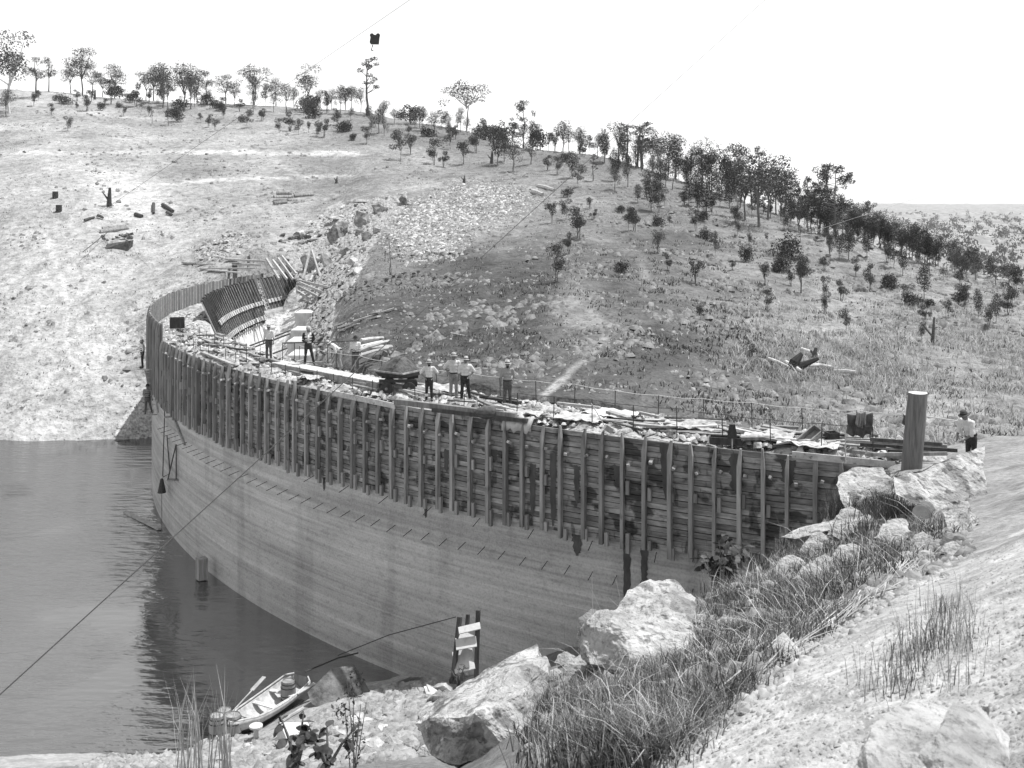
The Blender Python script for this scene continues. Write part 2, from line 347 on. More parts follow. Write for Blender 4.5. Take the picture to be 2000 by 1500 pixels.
# cut the ground away inside the dam body
rr = np.hypot(V[:, 0] - 33.11, V[:, 1] - 84.06); th = np.degrees(np.arctan2(V[:, 1] - 84.06, V[:, 0] - 33.11)) % 360
k = (rr > 52.) & (rr < 58.6) & (th > 163.5) & (th < 251); V[k, 2] = np.minimum(V[k, 2], 8.6)
k = (rr > 53.) & (th > 204) & (th < 251); V[k, 2] = np.minimum(V[k, 2], 7.5)
k = (rr > 56.) & (th > 160) & (th < 252) & (V[:, 1] < 60) ; V[k, 2] = np.minimum(V[k, 2], -3)
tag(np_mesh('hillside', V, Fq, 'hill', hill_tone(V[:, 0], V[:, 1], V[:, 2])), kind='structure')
def bank_tone(x, y, z):
    px = x / y * F + CX; py = HY + (CAMZ - z) / y * F; jx = fbm(x, y, 1.5, 3) * 30
    t = np.full(np.shape(x), .17)
    path = inpoly(px + jx, py + jx * .6, [(1270, 1520), (1380, 1400), (1500, 1325), (1600, 1250), (1700, 1190), (1790, 1140), (1900, 1085), (2300, 900), (2600, 1000), (2500, 1900), (1200, 1900)])
    t = np.where(path, .4, t)
    k = np.clip((y - 24) / 6, 0, 1) * np.clip((980 - px + jx * 3) / 160, 0, 1); t = t * (1 - k) + .36 * k
    k = (px > 1500) & (py < 1150); t = np.where(k & ~path, .27, t)
    t = np.where(y < 5, np.where(path, .42, .25), t)
    t = np.where((seg_dist(px, py, [(1560, 1350), (1620, 1375), (1690, 1330)]) < 22 + jx) & path, .3, t)
    return t * (1 + .45 * fbm(x, y, .9, 4))
V, Fq = polar_grid(-800, 2900, 7, np.exp(np.linspace(math.log(.7), math.log(47), 420)), znear)
rr = np.hypot(V[:, 0] - 33.11, V[:, 1] - 84.06); k = (rr < 57.2) & (V[:, 0] < 12.5); V[k, 2] = np.minimum(V[k, 2], -3)
tag(np_mesh('near_bank', V, Fq, 'bank', bank_tone(V[:, 0], V[:, 1], V[:, 2])), kind='structure')
# far valley and ridge on the right
def zfar(x, y):
    px = x / y * F + CX
    prof = np.interp(np.log(y), np.log([200, 300, 420, 700, 1100, 1800, 2600, 3600]), [-45, -34, -17, -9, -2, 6, 19.5, -40])
    return prof + fbm(x, y, .006, 4) * np.clip(y / 90, 2, 18) * .5 + fbm(x, y, .05, 3) * np.clip(y / 160, 2, 5)
V, Fq = polar_grid(-3500, 7000, 22, np.exp(np.linspace(math.log(220), math.log(3600), 260)), zfar)
tag(np_mesh('far_hills', V, Fq, 'far'), kind='structure')
# water
wm = bpy.data.materials.new('lake_water'); wm.use_nodes = True; t = wm.node_tree; b = t.nodes['Principled BSDF']
b.inputs['Base Color'].default_value = (.008, .008, .008, 1); b.inputs['Roughness'].default_value = .06; b.inputs['IOR'].default_value = 2.75; b.inputs['Specular IOR Level'].default_value = 1.
tc = t.nodes.new('ShaderNodeTexCoord'); mp = t.nodes.new('ShaderNodeMapping'); mp.inputs['Scale'].default_value = (.55, 1.5, 1); t.links.new(tc.outputs['Object'], mp.inputs[0])
n1 = t.nodes.new('ShaderNodeTexNoise'); n1.inputs['Scale'].default_value = 1.3; n1.inputs['Detail'].default_value = 5; t.links.new(mp.outputs[0], n1.inputs['Vector'])
n2 = t.nodes.new('ShaderNodeTexNoise'); n2.inputs['Scale'].default_value = .12; n2.inputs['Detail'].default_value = 2; t.links.new(tc.outputs['Object'], n2.inputs['Vector'])
mr = t.nodes.new('ShaderNodeMapRange'); mr.inputs[1].default_value = .4; mr.inputs[2].default_value = .62; mr.inputs[3].default_value = .1; mr.inputs[4].default_value = .8
t.links.new(n2.outputs['Fac'], mr.inputs[0])
bp = t.nodes.new('ShaderNodeBump'); bp.inputs['Distance'].default_value = .3; t.links.new(mr.outputs[0], bp.inputs['Strength']); t.links.new(n1.outputs['Fac'], bp.inputs['Height']); t.links.new(bp.outputs[0], b.inputs['Normal'])
M['water'] = wm
wv = np.array([(-160, 20, 0), (10, 20, 0), (10, 130, 0), (-160, 130, 0)], float)
tag(np_mesh('lake_water', wv, np.array([[0, 1, 2, 3]]), 'water', smooth=False), kind='structure')
# ---------------------------------------------------------------- the curved dam
DC = Vector((33.11, 84.06, 0)); RO = 57.97
def AP(t, r, z): a = math.radians(t); return Vector((DC.x + r * math.cos(a), DC.y + r * math.sin(a), z))
def rin(z): return 54.9 - (11.3 - z) * .43
def ztop(t): return 10.38 if t > 206.5 else (9.75 if t < 205 else 9.75 + (t - 205) / 1.5 * .63)
dam = thing('arch_dam', 'curved concrete arch dam under construction, rising from dark water', 'dam', (-15, 48, 0))
mb = MB(); g = []
for t in np.arange(158, 250.01, .5):
    zt = ztop(t) - .1; row = [AP(t, RO - .07, z) for z in np.linspace(-5, zt, 14)]
    g.append(row)
mb.grid(g); mb.build('upstream_face', 'concrete', dam, smooth=True)
mb = MB(); g = []
for t in np.arange(158, 250.01, .5):
    zt = ztop(t) - .1; g.append([AP(t, rin(z) + .03, z) for z in np.linspace(zt, 1, 8)])
mb.grid(g); mb.build('downstream_face', 'fresh', dam, smooth=True)
mb = MB(); g = []
for t in np.arange(158, 250.01, .18):
    zt = ztop(t) - .1; row = []
    for s in np.linspace(0, 1, 22):
        r = RO - .07 + (rin(zt) + .03 - RO + .07) * s; p = AP(t, r, zt)
        p.z += (float(fbm(p.x, p.y, .9, 4)) * .5 + .06) * min(1, 8 * s, 8 * (1 - s)) if s > 0 and s < 1 else 0
        row.append(p)
    g.append(row)
mb.grid(g); mb.build('deck_surface', 'deck', dam)
for t in (158, 250):
    mb = MB()
    mb.add([AP(t, RO - .07, -5), AP(t, RO - .07, ztop(t) - .1), AP(t, rin(ztop(t)), ztop(t) - .1), AP(t, rin(1), 1)], [(0, 1, 2, 3)])
    mb.build('end_face', 'fresh', dam)

# a stud: radial depth d, tangential width w, raked between two radii
def stud(mb, t, z0, z1, r0, r1, wd, dp, chamfer=0., sgn=1):
    a = math.radians(t); rad = Vector((math.cos(a), math.sin(a), 0)); tan = Vector((-math.sin(a), math.cos(a), 0))
    A = AP(t, r0, z0); B = AP(t, r1, z1); vs = []
    zs = [(A, 1., 1.), (A.lerp(B, 1 - chamfer / max(z1 - z0, .1)) if chamfer else A.lerp(B, .5), 1., 1.), (B, .45 if chamfer else 1., .5 if chamfer else 1.)]
    for p, fw, fd in zs:
        o = tan * (wd / 2) * (1 - fw) * sgn
        for sx, sd in ((-1, 0), (1, 0), (1, 1), (-1, 1)):
            vs.append(p + tan * (sx * wd / 2 * fw) + o + rad * (dp * fd * sd * (1 if dp > 0 else 1)))
    fs = [(0, 1, 2, 3)[::-1], (8, 9, 10, 11)]
    for l in (0, 4):
        for j in range(4):
            k2 = (j + 1) % 4; fs.append((l + j, l + k2, l + 4 + k2, l + 4 + j))
    mb.add(vs, fs)
fw = thing('timber_formwork', 'weathered formwork of upright studs over stained horizontal boards on the near crest', 'formwork', (-8, 44, 6.8))
BAY = .7485
T0 = 249.3; NB = 58
studs_t = [T0 - BAY * i for i in range(NB)]
for i, tt in enumerate(studs_t):
    mb = MB(); zt = 10.42 + rnd(-.06, .1); zb = 6.78 + rnd(-.12, .08); lean = rnd(-.03, .03)
    wd = rnd(.1, .135)
    if 17 < i and i % 2: zt += .05
    stud(mb, tt + rnd(-.08, .08), zb, zt, 58.03, 58.03, wd, rnd(.16, .2), rnd(.35, .6), 1 if i % 3 else -1)
    mb.build('stud', 'timber', fw)
    # lapped lower piece
    mb = MB(); stud(mb, tt + .14, zb - rnd(.0, .15), zb + rnd(.3, .55), 58.03, 58.03, .12, .13); mb.build('stud_foot', 'timber', fw)
    if rnd(0, 1) < .8:
        mb = MB(); zz = rnd(8.35, 8.6); stud(mb, tt + .13, zz, zz + rnd(.25, .5), 58.03, 58.03, .11, .12); mb.build('packing_block', 'timber', fw)
    # cleat with sunlit top
    a = math.radians(tt + .2); p = AP(tt + .2, 58.14, 9.62 + rnd(-.1, .1) + (.2 if i > 30 else 0))
    rot = Euler((rnd(-.6, .6), rnd(-.5, .5), a)).to_matrix()
    mb = MB().box(p, (.22, rnd(.07, .11), .09), rot); mb.build('cleat', 'palewood' if i % 3 == 0 else 'timber', fw)
# boards: each one its own piece, dark joints between
rows = 19; z0 = 6.86; ph = (10.36 - z0) / rows
for k_ in range(rows):
    off = R.choice((0, 1, 2, 3)); i = -off
    while i < NB - 1:
        a = max(i, 0); b_ = min(i + 4, NB - 1)
        if b_ > a:
            ta = T0 - BAY * a + .12 * (a == 0); tb = T0 - BAY * b_; mb = MB(); g = []
            dz = rnd(-.008, .008); dr = rnd(-.012, .012); lo = z0 + ph * k_ + rnd(.006, .016) + dz; hi = z0 + ph * (k_ + 1) - rnd(.006, .014) + dz
            n = b_ - a
            ring = []
            for s in range(n + 1):
                tt = ta + (tb - ta) * (s / n) + (-.012 if s == 0 else .012 if s == n else 0)
                ring.append([AP(tt, 57.95, lo), AP(tt, 58.005 + dr, lo), AP(tt, 58.005 + dr, hi), AP(tt, 57.95, hi)])
            vs = [p for r_ in ring for p in r_]; fs = [(0, 1, 2, 3), tuple(n * 4 + j for j in (3, 2, 1, 0))]
            for s in range(n):
                for j in range(4):
                    j2 = (j + 1) % 4; fs.append((s * 4 + j, s * 4 + 4 + j, s * 4 + 4 + j2, s * 4 + j2))
            mb.add(vs, fs); mb.build('board', 'board', fw)
        i += 4
mb = MB(); mb.grid([[AP(t, 57.93, z) for z in (6.88, 10.34)] for t in np.arange(206.5, 249.5, .5)]); mb.build('backing', 'black', fw)
# pale edge planks along the top
for (pa, pb) in (((650, 766), (772, 792)), ((1545, 886), (1745, 906))):
    a = PZ(*pa, 10.45); b_ = PZ(*pb, 10.45); mb = MB().beam(a + Vector((0, -.12, 0)), b_ + Vector((0, -.12, 0)), .05, .2); mb.build('edge_plank', 'palewood', fw)

# far upstream forms, taller, seen from inside
ff = thing('tall_formwork', 'tall grey upright form panels with pale strips for the light gaps round the far curve', 'formwork', (-24, 80, 7.6))
n = 0; tt = 207.2
while tt > 161:
    mb = MB(); zt = 11.2 + rnd(-.04, .06) + (.05 if tt > 200 else 0); ta, tb = tt, tt - .66
    g = [AP(ta, 58.0, 7.4), AP(tb, 58.0, 7.4), AP(tb, 58.0, zt), AP(ta, 58.0, zt), AP(ta, 58.06, 7.4), AP(tb, 58.06, 7.4), AP(tb, 58.06, zt), AP(ta, 58.06, zt)]
    mb.add(g, [(0, 1, 2, 3), (7, 6, 5, 4), (0, 4, 5, 1), (2, 6, 7, 3), (0, 3, 7, 4), (1, 5, 6, 2)]); mb.build('panel', 'panel', ff)
    mb = MB(); stud(mb, tt - .7, 7.4, zt - .03, 57.96, 57.96, .1, .1); mb.build('lit_strip', 'palewood', ff)  # pale strip put in for the light showing between panels
    mb = MB(); stud(mb, tt - .3, 6.9, zt - .05, 58.08, 58.08, .14, .16, .5); mb.build('stud', 'timber', ff)
    tt -= .75; n += 1
# raking downstream forms
def raking(t0, t1, label, nm):
    rf = thing('raking_formwork', label, 'formwork', AP((t0 + t1) / 2, 54, 7.8), 'raking forms on the downstream face')
    N_ = int(abs(t0 - t1) / .72)
    zA, zB = 7.85, 11.3
    mb = MB(); g = [[AP(t, rin(z) - .04, z) for z in (zA, zB)] for t in np.linspace(t0, t1, 20)]; mb.grid(g)
    g = [[AP(t, rin(z) - .0, z) for z in (zA, zB)] for t in np.linspace(t1, t0, 20)]; mb.grid(g); mb.build('sheeting', 'darkwood', rf)
    for i in range(N_ + 1):
        t = t0 + (t1 - t0) * i / N_; mb = MB(); z1 = zB + rnd(-.05, .15)
        stud(mb, t, zA - rnd(.05, .2), z1, rin(zA) - .06 - .16, rin(z1) - .06 - .16, .2 if t > 172 else .3, .16); mb.build('stud', 'darkwood', rf)
        mb = MB(); stud(mb, t + .13 * 1.6, zA + .02, z1 - .1, rin(zA) - .05, rin(z1) - .05, .045, -.1); mb.build('lit_strip', 'palewood', rf)  # pale strip imitates the bright line of light beside each stud
        for zz in (8.15, 9.35):
            if zz > 9 and t > 190: continue
            mb = MB(); stud(mb, t + .03, zz - .16, zz + .14, rin(zz - .16) - .36, rin(zz + .14) - .36, .46, .12); mb.build('waler_block', 'palewood', rf)
        mb = MB(); p = AP(t + .1, rin(zA) - .2, zA - .05); mb.tube([p, p + Vector((rnd(-.02, .02), 0, -rnd(.35, .6)))], .025, 4); mb.build('anchor_bolt', 'iron', rf)
    return rf
raking(193.2, 172.6, 'longer set of dark raking forms, left of the stair gap, with two pale waler bands', 1)
raking(171.2, 162.6, 'shorter set of dark raking forms, right of the stair gap, beside the tangle of poles', 2)
mb = MB()
st = thing('ladder', 'white ladder rungs standing in the gap between the two sets of dark raking forms', 'ladder', AP(171.9, 53.9, 7.8))
for s in (-.3, .3): MB().beam(AP(171.9 + s, 53.3, 8.0), AP(171.9 + s, 54.6, 11.2), .05, .08).build('rail', 'palewood', st)
for k_ in range(9):
    z = 8.2 + k_ * .34; MB().beam(AP(171.6, rin(z) - .2, z), AP(172.2, rin(z) - .2, z), .05, .07).build('rung', 'palewood', st)
# stepped tapering concrete blocks at the downstream foot
bl = [(592, 611, 640, 84, 34, 'uppermost'), (583, 645, 660, 78, 31, 'second from top'), (578, 667, 692, 71, 36, 'third from top'), (582, 694, 722, 64.5, 42, 'lowest'), (597, 597, 610, 90, 28, 'furthest')]
for cx_, ya, yb, Y, wpx, nm in bl:
    a = P(cx_, ya, Y); w_ = wpx / F * Y; h_ = (yb - ya) / F * Y + .5
    t_ = tag(None or thing('concrete_block', f'tapering pale concrete block behind the suited man, {nm} of the stepped five', 'block', (a.x, a.y + 1.2, a.z - h_), 'stepped concrete blocks'))
    mb = MB(); vs = []
    for z, k2 in ((a.z - h_, .78), (a.z - .06, 1.), (a.z, .97)):
        for sx, sy in ((-1, 0), (1, 0), (1, 1), (-1, 1)): vs.append((a.x + sx * w_ / 2 * k2, a.y + sy * 2.6 + (1 - k2) * .5, z))
    fs = [(8, 9, 10, 11), (3, 2, 1, 0)]
    for l in (0, 4):
        for j in range(4): fs.append((l + j, l + (j + 1) % 4, l + 4 + (j + 1) % 4, l + 4 + j))
    mb.add(vs, fs); mb.build('block', 'fresh', t_)
# iron pins in the upstream face
for i in range(46):
    t = 246 - i * .86; z = 5.72 + rnd(-.03, .03)
    if t < 208: break
    a = AP(t, RO - .1, z); b_ = AP(t + .1, RO + .5, z - .1)
    o = MB().tube([a, b_], .014, 5).build('iron_pin', 'iron'); tag(o, 'iron pin jutting from the dam face in the long row', 'pin', 'row of iron pins in the dam face')
for i in range(9):
    t = 243.6 - i * 2.25; a = AP(t, RO - .1, 6.72); b_ = AP(t + .15, RO + .55, 6.6)
    o = MB().tube([a, b_], .014, 5).build('iron_pin', 'iron'); tag(o, 'iron pin jutting out right under the formwork', 'pin', 'iron pins at the foot of the formwork')

# wet stains: on the concrete below the forms and over some bays of boards
def stain(t, z1, z0, wd, r, par, sd, m='wet'):
    rr_ = random.Random(sd); n = 14; g = []
    for i in range(n + 1):
        v = i / n; z = z1 + (z0 - z1) * v; w_ = wd * (1 - .35 * v) * rr_.uniform(.75, 1.1) * (1 if i < n - 1 else .35); o = rr_.uniform(-.06, .06) * wd
        g.append([AP(t + (o + w_ * s) / 1.012, r, z + rr_.uniform(-.05, .05)) for s in (-.5, -.25, 0, .25, .5)])
    mb = MB().grid(g); mb.build('wet_stain', m, par, smooth=False)
M['wet'] = mat('wet_stain', .035, .08, 3, (1, 1, .4), bump=.2, rough=.5)
for t, z1, z0, wd in ((238.55, 6.85, 6.15, .42), (240.35, 6.8, 4.6, .3), (240.95, 6.8, 5.5, .3), (226.3, 6.8, 6.2, .2), (232.1, 6.8, 6.3, .18)): stain(t, z1, z0, wd, 57.915, dam, int(t * 10))
for t, z1, z0, wd in ((241.75, 10.3, 8.5, .5), (243.95, 10.2, 9.0, .5), (237.7, 9.5, 7.0, .3), (238.6, 9.2, 7.9, .25), (236.9, 9.0, 7.2, .28), (240.1, 9.4, 8.8, .4), (245.5, 10.2, 9.4, .5), (233.2, 9.0, 8.2, .3), (235.3, 9.3, 8.9, .4), (247.1, 9.9, 9.2, .45), (229.6, 9.2, 8.7, .3)): stain(t, z1, z0, wd, 58.028, fw, int(t * 10))
# lift lines: slightly proud fins of mortar
for z in (4.35, 2.2, .9):
    mb = MB(); g = []
    for i, t in enumerate(np.arange(176, 249, .4)):
        o = .012 + .012 * float(vnoise(np.array([t * 2.1]), np.array([z]))[0]); dzz = .02 * float(vnoise(np.array([t * .7]), np.array([z * 3]))[0])
        g.append([AP(t, RO - .072, z - .02 + dzz), AP(t, RO - .07 + o, z - .006 + dzz), AP(t, RO - .07 + o, z + .01 + dzz), AP(t, RO - .072, z + .02 + dzz)])
    mb.grid(g).build('lift_line', 'concrete', dam)
# ---------------------------------------------------------------- scattered ground cover (nobody could count it)
def blades(name, pts, hmin, hmax, wd, nb, m, spread, lean=.5, parent=None):
    rs = np.random.RandomState(len(pts) + nb); n = len(pts) * nb; b = np.repeat(np.array(pts), nb, 0)
    b[:, 0] += rs.normal(0, spread, n); b[:, 1] += rs.normal(0, spread, n)
    h = rs.uniform(hmin, hmax, n); a = rs.uniform(0, 6.283, n); l = rs.uniform(.05, lean, n) * h; t = rs.uniform(0, 6.283, n)
    w_ = wd * rs.uniform(.6, 1.4, n)
    p0 = b + np.c_[np.cos(a) * w_, np.sin(a) * w_, -.04 * np.ones(n)]; p1 = b - np.c_[np.cos(a) * w_, np.sin(a) * w_, .04 * np.ones(n)]
    mid = b + np.c_[np.cos(t) * l * .35, np.sin(t) * l * .35, h * .6]; q0 = mid + np.c_[np.cos(a) * w_ * .6, np.sin(a) * w_ * .6, 0 * a]; q1 = mid - np.c_[np.cos(a) * w_ * .6, np.sin(a) * w_ * .6, 0 * a]
    tip = b + np.c_[np.cos(t) * l, np.sin(t) * l, h]
    V = np.stack([p0, p1, q0, q1, tip], 1).reshape(-1, 3); k = np.arange(n) * 5
    Fq = np.concatenate([np.c_[k, k + 1, k + 3], np.c_[k, k + 3, k + 2], np.c_[k + 2, k + 3, k + 4]])
    return tag(np_mesh(name, V, Fq, m, smooth=False), kind='stuff')
def scatter(n, p0, p1, y0, y1, fn, keep, seed):
    rs = np.random.RandomState(seed); px = rs.uniform(p0, p1, n); Y = np.exp(rs.uniform(math.log(y0), math.log(y1), n)); x = (px - CX) / F * Y
    k = keep(px, Y, x); px, Y, x = px[k], Y[k], x[k]; z = fn(x, Y); return np.c_[x, Y, z], px, HY + (CAMZ - z) / Y * F
def offdam(x, y): rr = np.hypot(x - 33.11, y - 84.06); th = np.degrees(np.arctan2(y - 84.06, x - 33.11)) % 360; return ~((rr > 51) & (rr < 58.7) & (th > 162) & (th < 252))
def onhill(px, Y, x): return offdam(x, Y) & ~((np.hypot(x - 33.11, Y - 84.06) > 57) & (Y < 80)) & (zh(x, Y) > .3)
pts, px, py = scatter(60000, -250, 2250, 36, 230, zh, onhill, 3)
zone_bare = np.zeros(len(pts), bool)
for poly, c in ZONES: zone_bare |= inpoly(px, py, poly)
for poly, wd, c in TRACKS: zone_bare |= seg_dist(px, py, poly) < wd
dens = np.clip(.35 + 1.6 * fbm(pts[:, 0], pts[:, 1], .22, 3) + .25 * ((px > 1100) & (py > 450)), 0.05, 1)
k = (~zone_bare) & (np.random.RandomState(1).rand(len(pts)) < dens)
g_ = pts[k]; gp = px[k]; gy = py[k]
kk = np.random.RandomState(6).rand(len(g_)) < np.where((gp > 700) & (gp < 1450) & (gy > 450), .35, .85)
blades('dry_grass', g_[kk], .05, .22, .016, 5, 'straw', .28, 1.6)
k2 = np.random.RandomState(2).rand(len(g_)) < (.16 + .2 * (gp < 520) + .35 * ((gp > 700) & (gp < 1500) & (gy > 460)))
blades('dark_weeds', g_[k2] + np.array([.2, .1, 0]), .06, .2, .035, 6, 'weed', .22, 1.6)
k3 = (gp > 1400) & (gy > 600) & (fbm(g_[:, 0], g_[:, 1], .15, 3) > -.12); blades('tall_grass', g_[k3], .15, .5, .014, 5, 'straw', .5, 1.8)
# hull rocks
import bmesh
def hull(name, seed, n=12, sq=(1, .8, .6), m='stone', sub=0, disp=.0, uni=False):
    r = random.Random(seed); bm = bmesh.new()
    for _ in range(n):
        v = Vector((r.gauss(0, 1), r.gauss(0, 1), r.gauss(0, 1))).normalized() * r.uniform(.8, 1)
        bm.verts.new((v.x * sq[0] * .5, v.y * sq[1] * .5, v.z * sq[2] * .5))
    res = bmesh.ops.convex_hull(bm, input=bm.verts); bmesh.ops.delete(bm, geom=[e for e in res['geom_interior'] if isinstance(e, bmesh.types.BMVert)], context='VERTS')
    if sub:
        bmesh.ops.subdivide_edges(bm, edges=bm.edges, cuts=sub, use_grid_fill=True)
        for v in bm.verts: v.co += v.co.normalized() * (mn.fractal(v.co * 3 / max(sq) + Vector((seed, 0, 0)), .9, 2.1, 5) * disp)
    me = bpy.data.meshes.new(name); bm.to_mesh(me); bm.free(); me.materials.append(M[m]); return me
SM = {m: [hull('rubble_stone', 40 + i, 10 + i % 4, (1, rndq, .62), m) for i, rndq in enumerate((.7, .85, .6, .9, .75, .65, .8, .55))] for m in ('stone', 'darkstone')}
def stone(p, s, m='stone', label=None, group=None, name='rubble_stone', rot=None, cat='stone', parent=None, embed=.2):
    o = bpy.data.objects.new(name, R.choice(SM[m])); o.location = Vector(p) + Vector((0, 0, s * (.3 - embed)))
    o.rotation_euler = rot or (rnd(-.4, .4), rnd(-.4, .4), rnd(0, 6.28)); o.scale = (s * rnd(.8, 1.3), s, s * rnd(.7, 1.2)); link(o, parent)
    if label: tag(o, label, cat, group)
    return o
def stone_field(name, pts, smin, smax, m, seed=1):
    rs = np.random.RandomState(seed); n = len(pts); base = np.array([[-.5, -.35, -.2], [.5, -.4, -.15], [.45, .4, -.2], [-.4, .45, -.2], [-.25, -.2, .28], [.3, -.15, .2], [.1, .3, .3]])
    fs = np.array([[0, 1, 5], [0, 5, 4], [1, 2, 5], [2, 6, 5], [2, 3, 6], [3, 4, 6], [3, 0, 4], [4, 5, 6]])
    V = base[None] * (1 + rs.uniform(-.3, .3, (n, 7, 3))); s = rs.uniform(smin, smax, n) ** 1.; a = rs.uniform(0, 6.283, n); tl = rs.uniform(-.5, .5, n)
    V = V * s[:, None, None]; z2 = V[:, :, 2] + V[:, :, 0] * tl[:, None]
    X = V[:, :, 0] * np.cos(a)[:, None] - V[:, :, 1] * np.sin(a)[:, None]; Yy = V[:, :, 0] * np.sin(a)[:, None] + V[:, :, 1] * np.cos(a)[:, None]
    V = np.stack([X, Yy, z2], 2) + np.array(pts)[:, None, :]; Fq = (fs[None] + (np.arange(n) * 7)[:, None, None]).reshape(-1, 3)
    return tag(np_mesh(name, V.reshape(-1, 3), Fq, m, smooth=False), kind='stuff')
def in_img(n, poly, fn, seed, y0=36, y1=330):
    """n random ground points whose picture position falls in a polygon of the photograph"""
    r = random.Random(seed); xs = [a for a, b in poly]; ys = [b for a, b in poly]; out = []
    PX = []; 
    while len(PX) < n:
        a, b = r.uniform(min(xs), max(xs)), r.uniform(min(ys), max(ys))
        if inpoly(np.array([a]), np.array([b]), poly)[0]: PX.append((a, b))
    Ys = np.exp(np.linspace(math.log(y0), math.log(y1), 260)); A = np.array(PX); X = (A[:, :1] - CX) / F * Ys; ray = CAMZ - (A[:, 1:] - HY) / F * Ys
    d = (ray - fn(X, np.broadcast_to(Ys, X.shape))) < 0; k = np.where(d.any(1), d.argmax(1), 259); Y = Ys[k] * np.exp(np.random.RandomState(seed).uniform(-.003, .003, n))
    x = (A[:, 0] - CX) / F * Y; return np.c_[x, Y, fn(x, Y)]
sp_, px, py = scatter(30000, -250, 2250, 36, 200, zh, onhill, 9)
d = np.random.RandomState(4).rand(len(sp_)) < np.clip(.12 + 1.5 * fbm(sp_[:, 0], sp_[:, 1], .3, 3) + .2 * (px > 650), .03, 1)
stone_field('scattered_stones', sp_[d], .05, .26, 'greystone', 2)
d = np.random.RandomState(5).rand(len(sp_)) < np.clip(-.05 + 1.8 * fbm(sp_[:, 0] + 50, sp_[:, 1], .25, 3) + .12 * ((px > 800) & (py > 460)), .01, 1)
stone_field('dark_outcrop_stones', sp_[d] + np.array([.3, 0, 0]), .15, .7, 'darkstone', 3)
SCREE = [(790, 410), (900, 362), (985, 365), (1040, 385), (1010, 410), (930, 440), (870, 490), (800, 500), (760, 460)]
stone_field('scree_gravel', in_img(1900, SCREE, zh, 11), .12, .5, 'stone', 4); stone_field('scree_grey', in_img(6000, SCREE, zh, 17), .12, .5, 'greystone', 5)  # grey stones mixed in among the pale ones
for i, q in enumerate(in_img(38, SCREE, zh, 12)): stone(q, rnd(.45, .8), 'stone', 'larger pale stone in the broad scree', 'stones of the scree')
HEAP = [(378, 490), (400, 478), (470, 455), (488, 465), (485, 490), (430, 512), (385, 508)]
for i, q in enumerate(in_img(36, HEAP, zh, 13)): stone(q + np.array([0, 0, rnd(0, .3)]), rnd(.4, .85), 'stone', 'broken pale stone in the far-bank heap', 'stones heaped on the far bank')
stone_field('bank_heap', in_img(420, HEAP, zh, 15), .3, .7, 'greystone', 12); SC2 = [(720, 420), (780, 400), (890, 350), (1000, 352), (1075, 385), (1030, 425), (940, 460), (890, 510), (790, 520), (740, 480)]; stone_field('scree_fringe', in_img(2600, SC2, zh, 18), .1, .4, 'greystone', 14)
DHEAP = [(672, 575), (720, 552), (800, 535), (900, 545), (880, 560), (780, 565), (710, 590), (680, 590)]
for i, q in enumerate(in_img(38, DHEAP, zh, 14)): stone(q + np.array([0, 0, rnd(0, .35)]), rnd(.3, .62), 'darkstone', 'dark stone in the long low heap', 'stones of the dark heap')
stone_field('dark_heap', in_img(700, DHEAP, zh, 16), .2, .55, 'darkstone', 13)
# big weathered stones on the slopes
for (x_, y_, s_, m_) in ((905, 357, 1.3, 'darkstone'), (657, 356, 1.6, 'darkstone'), (1150, 540, .9, 'stone'), (1490, 690, .8, 'darkstone'), (1470, 498, 1.6, 'darkstone'), (1100, 720, .5, 'stone'), (1380, 745, .7, 'stone')):
    pass
# ---------------------------------------------------------------- trees
def leafcloud(clumps, n, s, seed, g=1., k_=1.):
    clumps = [(c, tuple(q * g for q in r)) for c, r in clumps]; n = int(n * k_)
    rs = np.random.RandomState(seed); V = []; tot = sum(c[1][0] * c[1][1] * c[1][2] for c in clumps) ** 1.
    for c, r in clumps:
        k = max(8, int(n * (r[0] * r[1] * r[2]) ** .67 / sum((q[1][0] * q[1][1] * q[1][2]) ** .67 for q in clumps)))
        d = rs.normal(size=(k, 3)); d /= np.linalg.norm(d, axis=1)[:, None]; rad = rs.uniform(.25, 1.08, k) ** .6
        p = np.array(c) + d * rad[:, None] * np.array(r)
        a = rs.normal(size=(k, 3)); a /= np.linalg.norm(a, axis=1)[:, None]; b = np.cross(a, rs.normal(size=(k, 3))); b /= np.linalg.norm(b, axis=1)[:, None]
        sc = s * rs.uniform(.55, 1.3, k)[:, None]
        V.append(np.stack([p - a * sc, p - b * sc * .45, p + a * sc, p + b * sc * .45], 1))
    V = np.concatenate(V).reshape(-1, 3); return V, np.arange(len(V)).reshape(-1, 4)
